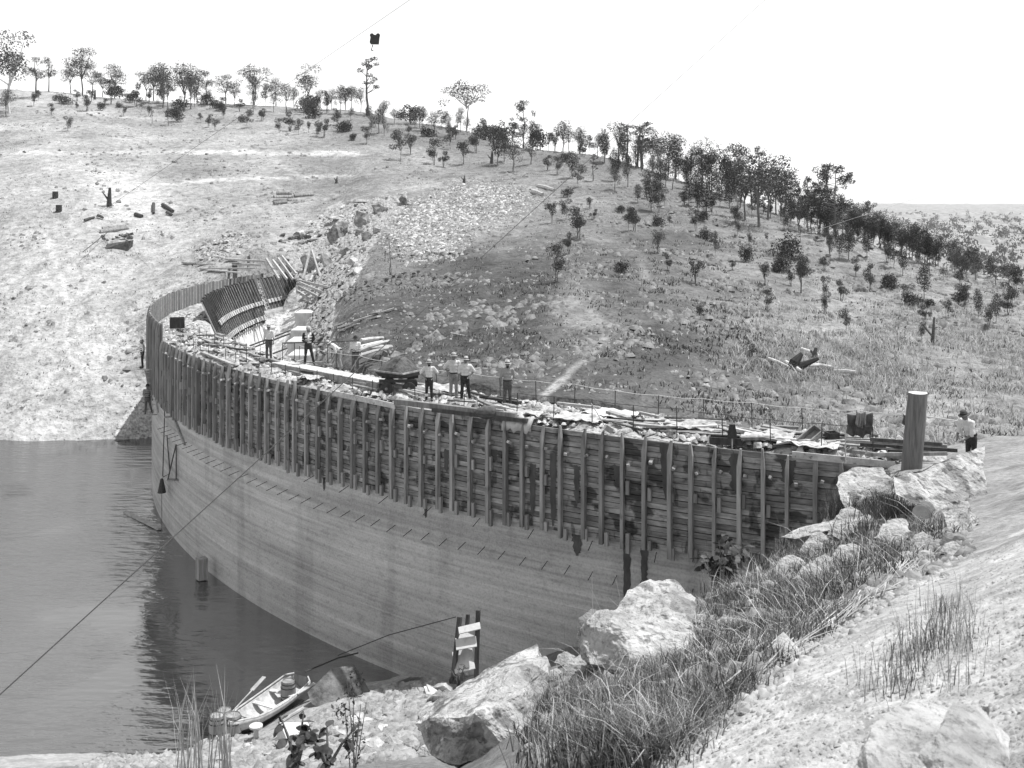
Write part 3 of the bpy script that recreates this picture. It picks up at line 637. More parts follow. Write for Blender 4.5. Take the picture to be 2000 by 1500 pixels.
def make_tree(kind, seed):
    r = random.Random(seed); mb = MB(); cl = []; leaf = 'leaf'; bark = 'bark'; n = 700; s = .022
    nm = {'gum': 'gum_tree', 'tall': 'tall_gum', 'sap': 'gum_sapling', 'pine': 'cypress_pine', 'big': 'big_pine', 'bush': 'bush', 'umb': 'umbrella_gum', 'sparse': 'sparse_gum', 'fork': 'forked_gum'}[kind]
    def limb(a, b, r0, r1, k=3):
        a = Vector(a); b = Vector(b); pts = [a.lerp(b, t / k) + Vector((r.uniform(-.015, .015), r.uniform(-.015, .015), 0)) * (0 < t < k) for t in range(k + 1)]
        mb.tube(pts, [r0 + (r1 - r0) * t / k for t in range(k + 1)], 5)
    if kind in ('gum', 'fork', 'umb'):
        th_ = {'gum': .4, 'fork': .35, 'umb': .5}[kind]; limb((0, 0, 0), (r.uniform(-.04, .04), 0, th_), .018, .013)
        k = r.randint(5, 7)
        for i in range(k):
            a = i * 2 * math.pi / k + r.uniform(-.4, .4); rr_ = r.uniform(.08, .3) if kind != 'umb' else r.uniform(.15, .45); z = r.uniform(.42, .92) if kind != 'umb' else .93 - rr_ * .5
            e = (rr_ * math.cos(a), rr_ * math.sin(a), z); limb((0, 0, th_ * r.uniform(.85, 1)), e, .011, .004)
            q = r.uniform(.09, .16); cl.append(((e[0], e[1], e[2] + .03), (q, q, q * (.75 if kind != 'umb' else .45))))
            if r.random() < .7: q = r.uniform(.06, .11); cl.append(((e[0] * 1.25, e[1] * 1.25, e[2] - r.uniform(.05, .25)), (q, q, q * .8)))
        cl.append(((r.uniform(-.08, .08), 0, .9), (.1, .1, .1))); cl.append(((r.uniform(-.1, .1), 0, .66), (.14, .14, .12))); n = 1000; s = .02
        if kind != 'gum': bark = 'palebark'
    elif kind in ('tall', 'sparse'):
        top = .95; limb((0, 0, 0), (r.uniform(-.05, .05), 0, top), .02, .004, 6)
        for i in range(9 if kind == 'tall' else 13):
            z = r.uniform(.4, .97); a = r.uniform(0, 6.28); rr_ = r.uniform(.04, .16) * (1.2 - z * .4); e = (rr_ * math.cos(a), rr_ * math.sin(a), z + .03); limb((0, 0, z - .08), e, .007, .003, 2)
            q = r.uniform(.06, .1) if kind == 'tall' else r.uniform(.03, .05); cl.append((e, (q, q, q * .7)))
        n = 750 if kind == 'tall' else 420; s = .017
    elif kind == 'sap':
        k = r.randint(1, 3)
        for i in range(k): limb((r.uniform(-.02, .02) * k, 0, 0), (r.uniform(-.12, .12), r.uniform(-.1, .1), .6), .014, .008)
        for i in range(r.randint(5, 9)):
            a = r.uniform(0, 6.28); q = r.uniform(.08, .19); rr_ = r.uniform(.02, .27); cl.append(((rr_ * math.cos(a), rr_ * math.sin(a), r.uniform(.34, .9)), (q, q, q * r.uniform(.6, 1.3)))); limb((0, 0, .3), cl[-1][0], .007, .003, 2)
        n = 480; s = .034
    elif kind == 'pine':
        leaf = 'darkleaf'; limb((0, 0, 0), (r.uniform(-.02, .02), 0, .7), .013, .006)
        for i in range(11):
            z = .3 + .66 * i / 10; q = .17 * math.sin(math.pi * min(1, (1.04 - z) / .8)) ** .6 + .02; cl.append(((r.uniform(-.03, .03), r.uniform(-.03, .03), z), (q, q, .08)))
        n = 800; s = .024
    elif kind == 'big':
        leaf = 'darkleaf'; limb((0, 0, 0), (0, 0, .94), .016, .005, 5)
        for i in range(34):
            z = r.uniform(.3, .97); w_ = .34 * math.sin(math.pi * min(1, (1.05 - z) / .95)) + .04; a = r.uniform(0, 6.28); rr_ = w_ * r.uniform(.35, 1); e = (rr_ * math.cos(a), rr_ * math.sin(a), z); limb((0, 0, z - .05), e, .004, .002, 1)
            q = r.uniform(.035, .06); cl.append((e, (q, q, q * .9)))
        n = 1300; s = .017
    elif kind == 'bush':
        for i in range(6): a = r.uniform(0, 6.28); q = r.uniform(.22, .36); cl.append(((.25 * math.cos(a), .25 * math.sin(a), r.uniform(.25, .6)), (q, q, q)))
        limb((0, 0, 0), (0, 0, .4), .03, .02); n = 520; s = .06; leaf = 'darkleaf'
    root = thing(nm, 'tree', 'tree'); mb.build('trunk', bark, root)
    V, Fq = leafcloud(cl, n, s * .8, seed, {'sparse': 1.2, 'big': 1.2, 'bush': 1.1, 'sap': 1.05, 'pine': 1.1}.get(kind, 1.3), 2.3); np_mesh('crown', V, Fq, leaf, smooth=False, parent=root); return root
KINDS = {k: [make_tree(k, 100 + 13 * i + j * 7) for j in range(c)] for i, (k, c) in enumerate((('gum', 7), ('tall', 2), ('sap', 6), ('pine', 4), ('big', 2), ('bush', 2), ('umb', 2), ('sparse', 2), ('fork', 2)))}
used_proto = set()
# (x, base row, top row, kind[, width factor])
TREES = [(18, 222, 60, 'fork', 1.), (72, 190, 112, 'tall', 1.3), (95, 180, 110, 'tall'), (138, 172, 122, 'gum'), (161, 180, 92, 'gum'), (180, 177, 124, 'gum'), (217, 204, 150, 'sap'), (224, 150, 122, 'gum'), (200, 185, 142, 'gum'), (234, 178, 160, 'bush'),
 (285, 197, 138, 'gum'), (318, 211, 120, 'gum'), (300, 190, 126, 'gum'), (359, 218, 120, 'gum'), (372, 214, 135, 'gum'), (385, 175, 134, 'gum'), (402, 176, 140, 'tall'), (441, 180, 145, 'gum', 1.3), (423, 212, 185, 'bush'), (497, 180, 124, 'umb'), (495, 190, 148, 'gum'), (539, 190, 152, 'gum'), (520, 192, 160, 'sap'),
 (574, 197, 170, 'gum'), (602, 185, 124, 'fork'), (647, 215, 174, 'gum'), (665, 222, 172, 'gum'), (686, 205, 167, 'gum'), (625, 205, 175, 'gum'), (610, 210, 180, 'bush'), (171, 218, 180, 'sap'), (100, 225, 200, 'sap'), (133, 257, 225, 'sap'), (150, 211, 196, 'sap'), (196, 215, 196, 'bush'), (234, 211, 196, 'bush'), (276, 218, 188, 'sap'),
 (297, 243, 213, 'sparse'), (329, 246, 206, 'sparse'), (336, 228, 204, 'bush'), (392, 240, 219, 'sap'), (420, 257, 228, 'sap'), (434, 216, 187, 'sap'), (483, 250, 212, 'sap'), (514, 236, 212, 'sap'), (546, 260, 228, 'sap'), (567, 257, 210, 'sap'), (584, 264, 230, 'sap'), (619, 267, 238, 'sap'), (633, 267, 226, 'sap'), (653, 246, 218, 'sap'),
 (675, 257, 232, 'bush'), (691, 275, 258, 'sap'), (602, 232, 192, 'sap'), (717, 225, 112, 'sparse', 1.3), (705, 215, 171, 'gum'), (740, 262, 206, 'gum'), (716, 281, 245, 'sap'), (690, 274, 258, 'bush'), (782, 313, 250, 'sap'), (800, 302, 258, 'sap'), (810, 250, 218, 'gum'), (785, 229, 210, 'bush'), (848, 267, 217, 'gum', 1.3),
 (894, 252, 228, 'gum'), (911, 243, 155, 'umb', 1.15), (880, 292, 243, 'sap'), (848, 323, 266, 'sap'), (866, 327, 288, 'sap'), (904, 320, 270, 'sap'), (930, 299, 246, 'sap'), (971, 323, 247, 'pine', 1.2), (985, 316, 270, 'gum'), (955, 255, 238, 'bush'), (1023, 281, 196, 'big', 1.), (1002, 337, 272, 'gum', 1.3), (1037, 322, 272, 'gum', 1.3),
 (1069, 334, 299, 'sap'), (1088, 341, 302, 'sap'), (1072, 295, 259, 'gum'), (1111, 292, 246, 'gum'), (1132, 295, 247, 'gum'), (1118, 348, 294, 'pine', 1.3), (1130, 367, 318, 'sap'), (1167, 306, 259, 'gum'), (1150, 300, 262, 'sap'), (1209, 302, 236, 'gum'), (1225, 310, 240, 'sparse', 1.5), (1254, 318, 237, 'sparse', 2.), (1245, 315, 240, 'sparse', 1.6),
 (1305, 345, 254, 'umb', .9), (1318, 348, 262, 'gum'), (1290, 345, 285, 'gum'), (1382, 345, 266, 'fork', 1.), (1372, 350, 290, 'sparse', 1.5), (1433, 352, 277, 'umb', .9), (1482, 443, 289, 'gum', 1.), (1500, 430, 300, 'gum', 1.), (1455, 430, 315, 'gum', .9), (1441, 427, 330, 'fork', 1.), (1525, 410, 360, 'gum'), (1532, 400, 330, 'sparse', 1.4),
 (1616, 427, 320, 'big', 1.), (1632, 427, 322, 'big', .9), (1578, 424, 343, 'big', .8), (1600, 430, 360, 'gum', 1.2), (1560, 452, 385, 'gum'), (1545, 440, 390, 'pine'),
 (1272, 413, 352, 'pine', 1.3), (1345, 406, 346, 'pine'), (1363, 406, 336, 'pine'), (1380, 429, 350, 'pine', 1.3), (1406, 403, 363, 'pine'), (1441, 464, 410, 'sap', .5), (1287, 416, 350, 'sap', .7), (1228, 452, 401, 'sap'), (1240, 452, 400, 'sap'), (1359, 452, 404, 'sap', .8), (1396, 504, 448, 'sap', .6), (1286, 497, 445, 'sap'), (1305, 530, 490, 'sap', .9),
 (1357, 555, 501, 'sap'), (1215, 530, 500, 'bush'), (1532, 504, 446, 'bush', 1.), (1562, 571, 487, 'sap', .7), (1492, 557, 508, 'sap'), (1545, 557, 521, 'sap'), (1497, 606, 560, 'sap'), (1611, 620, 567, 'sap', .7), (1609, 585, 535, 'sap', .6), (1644, 588, 538, 'sap'), (1651, 651, 598, 'sap', .8), (1699, 571, 508, 'sap', .8), (1763, 538, 483, 'pine'),
 (1805, 585, 515, 'pine'), (1767, 595, 550, 'sap'), (1807, 630, 587, 'sap'), (1798, 665, 626, 'sap'), (1851, 620, 583, 'sap'), (1657, 508, 445, 'pine', 1.2), (1639, 508, 455, 'pine'), (1620, 515, 448, 'sap', .5), (1366, 627, 588, 'sap'), (1131, 466, 396, 'sap', 1.2), (1104, 430, 386, 'sap'), (1078, 436, 390, 'sap', .9), (1111, 496, 445, 'sap', .8),
 (1086, 550, 470, 'sap', .8), (1468, 697, 678, 'sap'), (1718, 466, 408, 'gum'), (1746, 482, 424, 'gum'), (1791, 515, 438, 'pine'), (1812, 518, 455, 'pine'), (1833, 515, 472, 'pine'), (1690, 462, 418, 'gum'), (1705, 470, 425, 'pine'), (1735, 478, 440, 'gum'), (1770, 495, 450, 'gum'), (1860, 530, 490, 'gum'), (1880, 540, 495, 'gum'), (1905, 548, 500, 'gum'), (1945, 560, 505, 'gum'), (1985, 570, 515, 'pine'),
 (1885, 600, 550, 'sap'), (1930, 640, 590, 'sap'), (1975, 600, 545, 'sap'), (1875, 560, 515, 'sap')]
rt = random.Random(21)
def row(n, x0, y0, x1, y1, hmin, hmax, kinds, jx=6, jy=7):
    for i in range(n):
        t = (i + .5) / n; x = x0 + (x1 - x0) * t + rt.uniform(-jx, jx); y = y0 + (y1 - y0) * t + rt.uniform(-jy, jy); TREES.append((x, y, y - rt.uniform(hmin, hmax), rt.choice(kinds), rt.uniform(.8, 1.2)))
row(13, 1155, 348, 1450, 398, 26, 66, ['pine', 'sparse', 'gum'], 12, 10)
row(12, 1170, 320, 1440, 362, 26, 62, ['pine', 'gum', 'sap'], 12, 8)
row(12, 1200, 380, 1480, 425, 24, 62, ['pine', 'sap', 'gum'], 12, 14)
row(12, 1460, 415, 1680, 470, 35, 55, ['pine', 'gum', 'sap'])
row(7, 1160, 312, 1400, 345, 45, 75, ['gum', 'sparse', 'pine', 'fork'])
row(5, 1400, 345, 1560, 395, 45, 80, ['gum', 'sparse', 'umb', 'pine'])
row(5, 1330, 350, 1520, 420, 50, 85, ['gum', 'big', 'sparse'])
row(10, 1560, 430, 1700, 460, 40, 70, ['gum', 'big', 'gum'])
row(9, 1680, 455, 1990, 560, 36, 55, ['gum', 'sap', 'pine'], 8, 8)
row(12, 240, 200, 700, 222, 34, 62, ['gum', 'gum', 'sap'], 12, 8)
row(12, 700, 238, 1150, 300, 34, 55, ['gum', 'gum', 'bush'], 10, 10)
row(13, 1560, 462, 1880, 548, 22, 62, ['pine', 'gum', 'sparse', 'sap'], 14, 14)
row(9, 1650, 450, 1890, 520, 26, 58, ['gum', 'pine', 'fork'], 12, 8)
row(10, 700, 225, 1160, 305, 28, 42, ['gum', 'sap'])
row(12, 60, 190, 480, 215, 18, 32, ['sap', 'bush'])
row(10, 1880, 600, 2150, 640, 35, 60, ['sap', 'pine'], 12, 20)
row(16, 60, 205, 700, 262, 12, 30, ['sap', 'bush', 'sap'], 20, 14)
row(16, 560, 225, 1160, 320, 16, 42, ['sap', 'bush', 'gum'], 18, 14)
row(14, 1080, 400, 1600, 480, 14, 40, ['sap', 'bush', 'sap'], 18, 22)
row(12, 1400, 500, 1890, 600, 18, 42, ['sap', 'bush'], 18, 25)
row(8, -180, 230, 20, 230, 30, 60, ['gum', 'sap'])
DESC = {'gum': ('dark bushy gum tree', 'gums'), 'tall': ('narrow upright gum tree', 'narrow gums'), 'sap': ('slender gum sapling', 'saplings'), 'pine': ('dark upright cypress pine', 'cypress pines'), 'big': ('large pine with layered tufts', 'large pines'),
        'bush': ('low rounded bush', 'bushes'), 'umb': ('pale-stemmed umbrella-crowned gum', 'umbrella gums'), 'sparse': ('thin, almost bare gum tree', 'sparse gums'), 'fork': ('pale forked gum tree', 'forked gums')}
def region(x, y):
    if x < 480: return 'left ridge' if y < 200 else 'open left hillside'
    if x < 760: return 'ridge above the quarry' if y < 225 else 'slope below the middle ridge'
    if x < 1160: return 'ridge behind the scree' if y < 360 else 'dark central slope'
    if x < 1520: return 'wooded crest right of centre' if y < 400 else 'stony slope right of centre'
    return 'wooded far-right shoulder' if y < 545 else 'grassy right-hand slope'
from collections import defaultdict
ORD = 'first second third fourth fifth sixth seventh eighth ninth tenth eleventh twelfth thirteenth fourteenth fifteenth sixteenth seventeenth eighteenth nineteenth twentieth'.split()
def ordw(i):
    if i < 20: return ORD[i]
    t, u = divmod(i + 1, 10); return {2: 'twenty', 3: 'thirty', 4: 'forty', 5: 'fifty'}[t] + '-' + ORD[u - 1] if u else {3: 'thirtieth', 4: 'fortieth', 5: 'fiftieth'}[t]
byreg = defaultdict(list)
for t in TREES: byreg[(t[3], region(t[0], t[1]))].append(t)
for (kd, rg), L in byreg.items():
    L.sort(key=lambda t: t[0])
    for i, t in enumerate(L):
        x, yb, yt = t[:3]; wf = t[4] if len(t) > 4 else 1.
        q = hit(x, yb, zh, 40, 240); h = (CAMZ - (yt - HY) / F * q.y) - q.z; h = max(h, .8)
        if rg.startswith('left') and h > 16: h = 16
        pr = KINDS[kd][(i * 7 + len(rg)) % len(KINDS[kd])]
        lab = f"{DESC[kd][0]} on the {rg}" + (f", {ordw(i)} from the left" if len(L) > 1 else '')
        if pr.name not in used_proto:
            used_proto.add(pr.name); o = pr; o.location = q - Vector((0, 0, .05)); o.scale = (h * wf, h * wf, h); o['label'] = lab; o['group'] = f"{DESC[kd][1]} on the {rg}"
        else: o = dup(pr, q - Vector((0, 0, .05)), rt.uniform(0, 6.28), (h * wf, h * wf, h), lab, f"{DESC[kd][1]} on the {rg}")
for L in KINDS.values():
    for o in L:
        if o.name not in used_proto:
            for c in list(o.children): bpy.data.objects.remove(c)
            bpy.data.objects.remove(o)
# far-off woods beyond the shoulder
rs = np.random.RandomState(8); wp = []
n = 3000; pxs = rs.uniform(1500, 3200, n); Ys = np.exp(rs.uniform(math.log(330), math.log(1400), n)); X = (pxs - CX) / F * Ys; Z = zfar(X, Ys)
rad = rs.uniform(1.6, 4., n); k = 26; d = rs.normal(size=(n, k, 3)); d /= np.linalg.norm(d, axis=2)[:, :, None]; c = np.c_[X, Ys, Z + rad * 1.1][:, None, :] + d * rad[:, None, None] * np.array([1, 1, .8]) * rs.uniform(.5, 1, (n, k, 1))
a = rs.normal(size=(n, k, 3)); b_ = rs.normal(size=(n, k, 3)); s_ = (rad * .22)[:, None, None]
V = np.stack([c - a * s_, c + b_ * s_, c + a * s_ * .8], 2).reshape(-1, 3)
tag(np_mesh('distant_woods', V, np.arange(len(V)).reshape(-1, 3), 'leaf', smooth=False), kind='stuff')
# ---------------------------------------------------------------- people
def seg_tube(mb, pts, rad, n=10, sub=4):
    P_ = [Vector(p) for p in pts]; out = []; rr_ = []
    for i in range(len(P_) - 1):
        for k in range(sub):
            t = k / sub; out.append(P_[i].lerp(P_[i + 1], t)); rr_.append(rad[i] + (rad[i + 1] - rad[i]) * t)
    out.append(P_[-1]); rr_.append(rad[-1]); mb.tube(out, rr_, n)
    for p, r in zip(P_, rad): ball(mb, p, (r, r, r))
def ball(mb, c, r, n=10, rot=None):
    prof = [(max(1e-4, math.sin(math.pi * i / 6)), -math.cos(math.pi * i / 6)) for i in range(7)]
    c = Vector(c); vs = []; fs = []
    for q, z in prof:
        for j in range(n): t = 2 * math.pi * j / n; v = Vector((q * math.cos(t) * r[0], q * math.sin(t) * r[1], z * r[2])); vs.append(c + (rot @ v if rot is not None else v))
    for i in range(6):
        for j in range(n): j2 = (j + 1) % n; fs.append((i * n + j, i * n + j2, (i + 1) * n + j2, (i + 1) * n + j))
    fs.append(tuple(range(n))[::-1]); fs.append(tuple(6 * n + j for j in range(n))); mb.add(vs, fs)
def remesh(o, v, sm=4):
    m = o.modifiers.new('Remesh', 'REMESH'); m.mode = 'VOXEL'; m.voxel_size = v; m.use_smooth_shade = True
    s = o.modifiers.new('Smooth', 'SMOOTH'); s.iterations = sm; s.factor = .5
def person(loc, face, label, bend=0., lean=0., arms=('down', 'down'), legs=(0., 0.), knees=(0., 0.), shirt='whitecloth', trousers='midcloth', hat='felt', vest=None, coat=False, beard=False, ht=1.74, headturn=0., long_sleeve=False, brim=.155, tie=False, knee_gaiter=False, group=None, stride=.0, hair=False):
    root = thing('person', label, 'person', loc, group, face)
    s = ht / 1.78; pel = Vector((0, 0, .93))
    Rb = Euler((bend, lean, 0)).to_matrix()
    def U(p): p = Vector(p); return (pel + Rb @ (p - pel)) * s
    def Lw(p): return Vector(p) * s
    def W(p): return Vector(p)
    B = MB(); S = MB(); T = MB(); Bt = MB()
    # head, neck
    hr = Euler((0, 0, headturn)).to_matrix(); hd = U((0, -.03, 1.625)); RH = Rb @ hr if bend < .5 else Euler((bend * .6, lean, headturn)).to_matrix()
    ball(B, hd, (.078 * s, .098 * s, .118 * s), 12, RH)
    ball(B, hd + RH @ Vector((0, -.035, -.05)) * s, (.058 * s, .06 * s, .06 * s), 10, RH)
    ball(B, hd + RH @ Vector((0, -.1, -.012)) * s, (.014 * s, .022 * s, .025 * s), 8, RH)   # nose
    for sx in (-1, 1):
        ball(B, hd + RH @ Vector((sx * .078, .005, -.01)) * s, (.012 * s, .02 * s, .03 * s), 8, RH)
        ball(B, hd + RH @ Vector((sx * .03, -.088, .012)) * s, (.016 * s, .012 * s, .01 * s), 8, RH)
    ball(B, hd + RH @ Vector((0, -.088, -.055)) * s, (.026 * s, .014 * s, .009 * s), 8, RH)  # lips
    seg_tube(B, [U((0, 0, 1.44)), hd - RH @ Vector((0, -.02, .06)) * s], [.062 * s, .055 * s], 10, 2)
    seg_tube(B, [Lw((0, 0, .9)), U((0, 0, 1.1)), U((0, 0, 1.36))], [.1 * s, .09 * s, .085 * s], 12)
    # shirt
    for z, rx, ry in ((.93, .165, .125), (1.05, .165, .125), (1.18, .175, .13), (1.3, .19, .135), (1.4, .18, .12)):
        ball(S, U((0, 0, z)), (rx * s, ry * s, .12 * s), 14, Rb)
    ball(S, U((0, 0, 1.45)), (.09 * s, .08 * s, .06 * s), 12, Rb)
    hands = []
    for sx, ar in zip((-1, 1), arms):
        sh = (sx * .185, .0, 1.415)
        el, wr = {'down': ((sx * .25, .03, 1.14), (sx * .26, -.04, .89)), 'hip': ((sx * .36, .07, 1.2), (sx * .18, -.06, 1.0)), 'front': ((sx * .24, -.02, 1.14), (sx * .06, -.24, 1.12)),
                  'out': ((sx * .33, -.05, 1.18), (sx * .4, -.2, .98)), 'reach': ((sx * .3, -.2, 1.3), (sx * .25, -.5, 1.32)), 'back': ((sx * .24, .1, 1.16), (sx * .08, .17, .98)),
                  'low': ((sx * .23, -.2, 1.15), (sx * .12, -.42, 1.08)), 'pocket': ((sx * .28, .06, 1.16), (sx * .21, -.05, .93))}[ar]
        sh, el, wr = U(sh), U(el), U(wr); seg_tube(B, [sh, el, wr], [.05 * s, .04 * s, .028 * s], 8)
        dv = (wr - el).normalized(); sleeve = wr if long_sleeve else el.lerp(wr, .12)
        seg_tube(S, [sh, el, sleeve] if not long_sleeve else [sh, el, wr], [.078 * s, .062 * s, .06 * s if not long_sleeve else .045 * s], 10)
        # hand: palm, four unequal curled fingers, thumb from the side
        side = dv.cross(Vector((0, 1, 0))); side = side.normalized() if side.length > .1 else Vector((1, 0, 0)); inn = dv.cross(side).normalized()
        pc = wr + dv * .045 * s; ball(B, pc, (.03 * s, .026 * s, .05 * s), 8, dv.to_track_quat('Z', 'Y').to_matrix())
        for f, ln in zip((-1.5, -.5, .5, 1.5), (.065, .08, .085, .06)):
            b0 = wr + dv * .075 * s + side * f * .017 * s; b1 = b0 + dv * ln * .55 * s; b2 = b1 + (dv * .6 + inn * .8).normalized() * ln * .55 * s
            B.tube([b0 - dv * .03 * s, b0, b1, b2], [.011 * s, .0105 * s, .0095 * s, .008 * s], 6)
        t0 = wr + dv * .03 * s + side * .026 * s; B.tube([t0 - side * .015 * s, t0 + (side + dv).normalized() * .04 * s, t0 + (side * .4 + dv).normalized() * .07 * s], [.013 * s, .012 * s, .009 * s], 6)
        hands.append(pc)
    # legs
    T_top = [(.93, .165, .13), (1.0, .16, .125), (.86, .17, .13)]
    for z, rx, ry in T_top: ball(T, Lw((0, 0, z)), (rx * s, ry * s, .09 * s), 14)
    for i, sx in enumerate((-1, 1)):
        sp2 = legs[i]; kn = knees[i]; y = stride * sx
        hip = (sx * .085, 0, .9); k = (sx * (.1 + sp2 * .5), -.01 + y * .5 - kn, .49); an = (sx * (.115 + sp2), .02 + y, .09)
        seg_tube(B, [Lw(hip), Lw(k), Lw(an)], [.075 * s, .05 * s, .035 * s], 8); seg_tube(T, [Lw(hip), Lw(k), Lw((an[0], an[1], .1))], [.1 * s, .072 * s, .062 * s], 10)
        seg_tube(B, [Lw(an), Lw((an[0] + sx * .02, an[1] - .14, .045))], [.04 * s, .03 * s], 8, 2)
        bt = MB(); seg_tube(bt, [Lw((an[0], an[1], .16)), Lw((an[0], an[1] + .01, .06))], [.052 * s, .05 * s], 10, 2); seg_tube(bt, [Lw((an[0], an[1], .05)), Lw((an[0] + sx * .03, an[1] - .16, .045))], [.048 * s, .042 * s], 10, 2)
        o = bt_obj = None
        rm = bt
        for v in rm.v: v.z = max(v.z, .0)
        o = place(rm, 'boot', 'iron', root); remesh(o, .014, 2)
    o = place(B, 'body', 'skin', root); remesh(o, .0105, 2)
    o = place(S, 'shirt', shirt, root); remesh(o, .022, 5)
    o = place(T, 'trousers', trousers, root); remesh(o, .022, 5)
    if vest or coat:
        C_ = MB()
        for z, rx, ry in ((1.0, .172, .135), (1.12, .178, .138), (1.24, .188, .14), (1.36, .185, .135)): ball(C_, U((0, .012, z)), (rx * s * 1.04, ry * s * 1.0, .11 * s), 14, Rb)
        if coat:
            for z in (.8, .9): ball(C_, U((0, .03, z)), (.185 * s, .13 * s, .1 * s), 14, Rb)
            for sx, ar in zip((-1, 1), arms):
                el, wr = {'front': ((sx * .24, -.02, 1.14), (sx * .1, -.2, 1.05)), 'back': ((sx * .25, .1, 1.16), (sx * .12, .15, 1.0)), 'down': ((sx * .25, .03, 1.14), (sx * .26, -.03, .93))}.get(ar, ((sx * .26, .05, 1.16), (sx * .22, -.03, .95)))
                seg_tube(C_, [U((sx * .185, 0, 1.415)), U(el), U(wr)], [.085 * s, .07 * s, .058 * s], 10)
        o = place(C_, 'coat' if coat else 'waistcoat', coat or vest, root); remesh(o, .022, 4)
        if coat:
            f = MB(); f.add([U((-.05, -.155, 1.44)), U((.05, -.155, 1.44)), U((.055, -.165, 1.02)), U((-.035, -.165, 1.02)), U((-.05, -.12, 1.44)), U((.05, -.12, 1.44)), U((.055, -.12, 1.02)), U((-.035, -.12, 1.02))], [(3, 2, 1, 0), (4, 5, 6, 7), (0, 1, 5, 4), (2, 3, 7, 6), (1, 2, 6, 5), (3, 0, 4, 7)])
            place(f, 'shirt_front', 'whitecloth', root)
    if not coat:
        bl_ = MB()
        for sx in (-1, 1):
            if tie or vest is None: bl_.tube([U((sx * .1, -.135, 1.4)), U((sx * .1, -.14, 1.2)), U((sx * .09, -.13, 1.0))], .012, 4)
        if tie: place(bl_, 'braces', 'darkcloth', root)
        bt2 = MB(); bt2.lathe(Lw((0, 0, 1.0)), [(.172 * s, -.025), (.176 * s, 0), (.172 * s, .025)], 16, None, .8); place(bt2, 'belt', 'darkcloth', root)
    if hat:
        h = MB(); rt_ = RH @ Euler((-.12, 0, 0)).to_matrix(); k = s
        h.lathe(hd + RH @ Vector((0, .0, .045)) * s, [(.001, .13 * k), (.055 * k, .128 * k), (.08 * k, .1 * k), (.092 * k, .02 * k), (.1 * k, .008 * k), (brim * k, -.012 * k), (brim * k, -.02 * k), (.09 * k, -.003 * k), (.001, 0)], 18, rt_, 1.12)
        o = place(h, 'hat', hat, root); 
        h = MB(); h.lathe(hd + RH @ Vector((0, 0, .05)) * s, [(.098 * k, .005 * k), (.096 * k, .04 * k)], 18, rt_, 1.12); place(h, 'hat_band', 'darkcloth', root)
    if beard or hair:
        b3 = MB()
        if beard: ball(b3, hd + RH @ Vector((0, -.06, -.085)) * s, (.055 * s, .05 * s, .055 * s), 10, RH)
        if hair or beard: ball(b3, hd + RH @ Vector((0, .025, .02)) * s, (.083 * s, .09 * s, .11 * s), 12, RH)
        place(b3, 'hair', 'hair', root)
    return root
def place(mb, name, m, parent):
    """parts of a turned thing: coordinates are local to it"""
    me = bpy.data.meshes.new(name); me.from_pydata([tuple(v) for v in mb.v], [], mb.f); me.update(); me.polygons.foreach_set('use_smooth', [True] * len(me.polygons)); me.materials.append(M[m])
    return link(bpy.data.objects.new(name, me), parent)
def foot(px, py, z): return PZ(px, py, z)
DK = 10.42
person(foot(525, 703, 10.55), -.25, 'man in white shirt and pale hat standing left of the suited man on the crest', headturn=.5, arms=('down', 'down'), trousers='midcloth', ht=1.72)
person(foot(602, 712, 10.72), .15, 'man in dark suit, white shirt and pale hat standing on the plank gangway', coat='darkcloth', trousers='darkcloth', arms=('front', 'back'), legs=(.04, .14), shirt='whitecloth', headturn=.35, brim=.15, ht=1.74)
person(foot(663, 722, 10.3), -1.0, 'man bending forward with dark braces over his pale shirt, beside the gangway', bend=.95, arms=('low', 'low'), legs=(.1, .12), knees=(.12, .05), trousers='greycloth', tie=True, ht=1.72)
person(foot(694, 728, 10.3), .1, 'man with dark hat and white shirt holding a shovel behind the gangway', arms=('front', 'front'), hat='darkcloth', trousers='midcloth', ht=1.7)
person(foot(838, 783, 10.45), .05, 'short man with both hands on his hips, left of the pair of workmen', arms=('hip', 'hip'), trousers='darkcloth', beard=True, ht=1.6)
person(foot(886, 779, 10.45), .1, 'worker in white shirt and pale trousers, hand on hip, left of the pair', arms=('hip', 'down'), trousers='greycloth', ht=1.8)
person(foot(908, 783, 10.45), .0, 'worker in white shirt and dark trousers, right of the standing pair', arms=('down', 'hip'), legs=(.02, .08), trousers='darkcloth', lean=.05, ht=1.72)
person(foot(991, 793, 10.45), .1, 'bearded workman in grey shirt standing alone at the right of the group', arms=('down', 'pocket'), shirt='greycloth', trousers='midcloth', beard=True, brim=.17, ht=1.72)
# two men on the scaffold planks outside the left end of the forms
pl_ = PZ(278, 719, 9.0); pl_ = P(278, 719, 62.)
person(pl_, -1.2, 'man in dark waistcoat and white sleeves standing on a plank bracket beside the forms', arms=('reach', 'down'), vest='darkcloth', trousers='darkcloth', hat='greycloth', ht=1.74)
person(P(288, 808, 60.), .4, 'man in dark waistcoat and hat standing lower down outside the curved forms', arms=('front', 'down'), vest='darkcloth', shirt='greycloth', trousers='midcloth', hat='darkcloth', legs=(0, .14), ht=1.74)
qr = Vector((14.05, 30.2, 9.75))
person(PZ(1888, 1010, 9.95) if False else P(1897, 915, 29.0), -1.1, 'workman in white shirt stooping at the far right end behind the boulder', bend=.4, arms=('low', 'low'), trousers='darkcloth', hat='midcloth', ht=1.74)
o = MB().beam(P(272, 721, 62.), P(296, 722, 60.), .3, .05).build('scaffold_plank', 'palewood'); tag(o, 'short plank jutting from the forms, carrying the man in white sleeves', 'plank')
o = MB().beam(P(276, 810, 60.5), P(302, 810, 58.5), .3, .05).build('scaffold_plank', 'timber'); tag(o, 'short plank at the foot of the forms, carrying the lower man', 'plank')
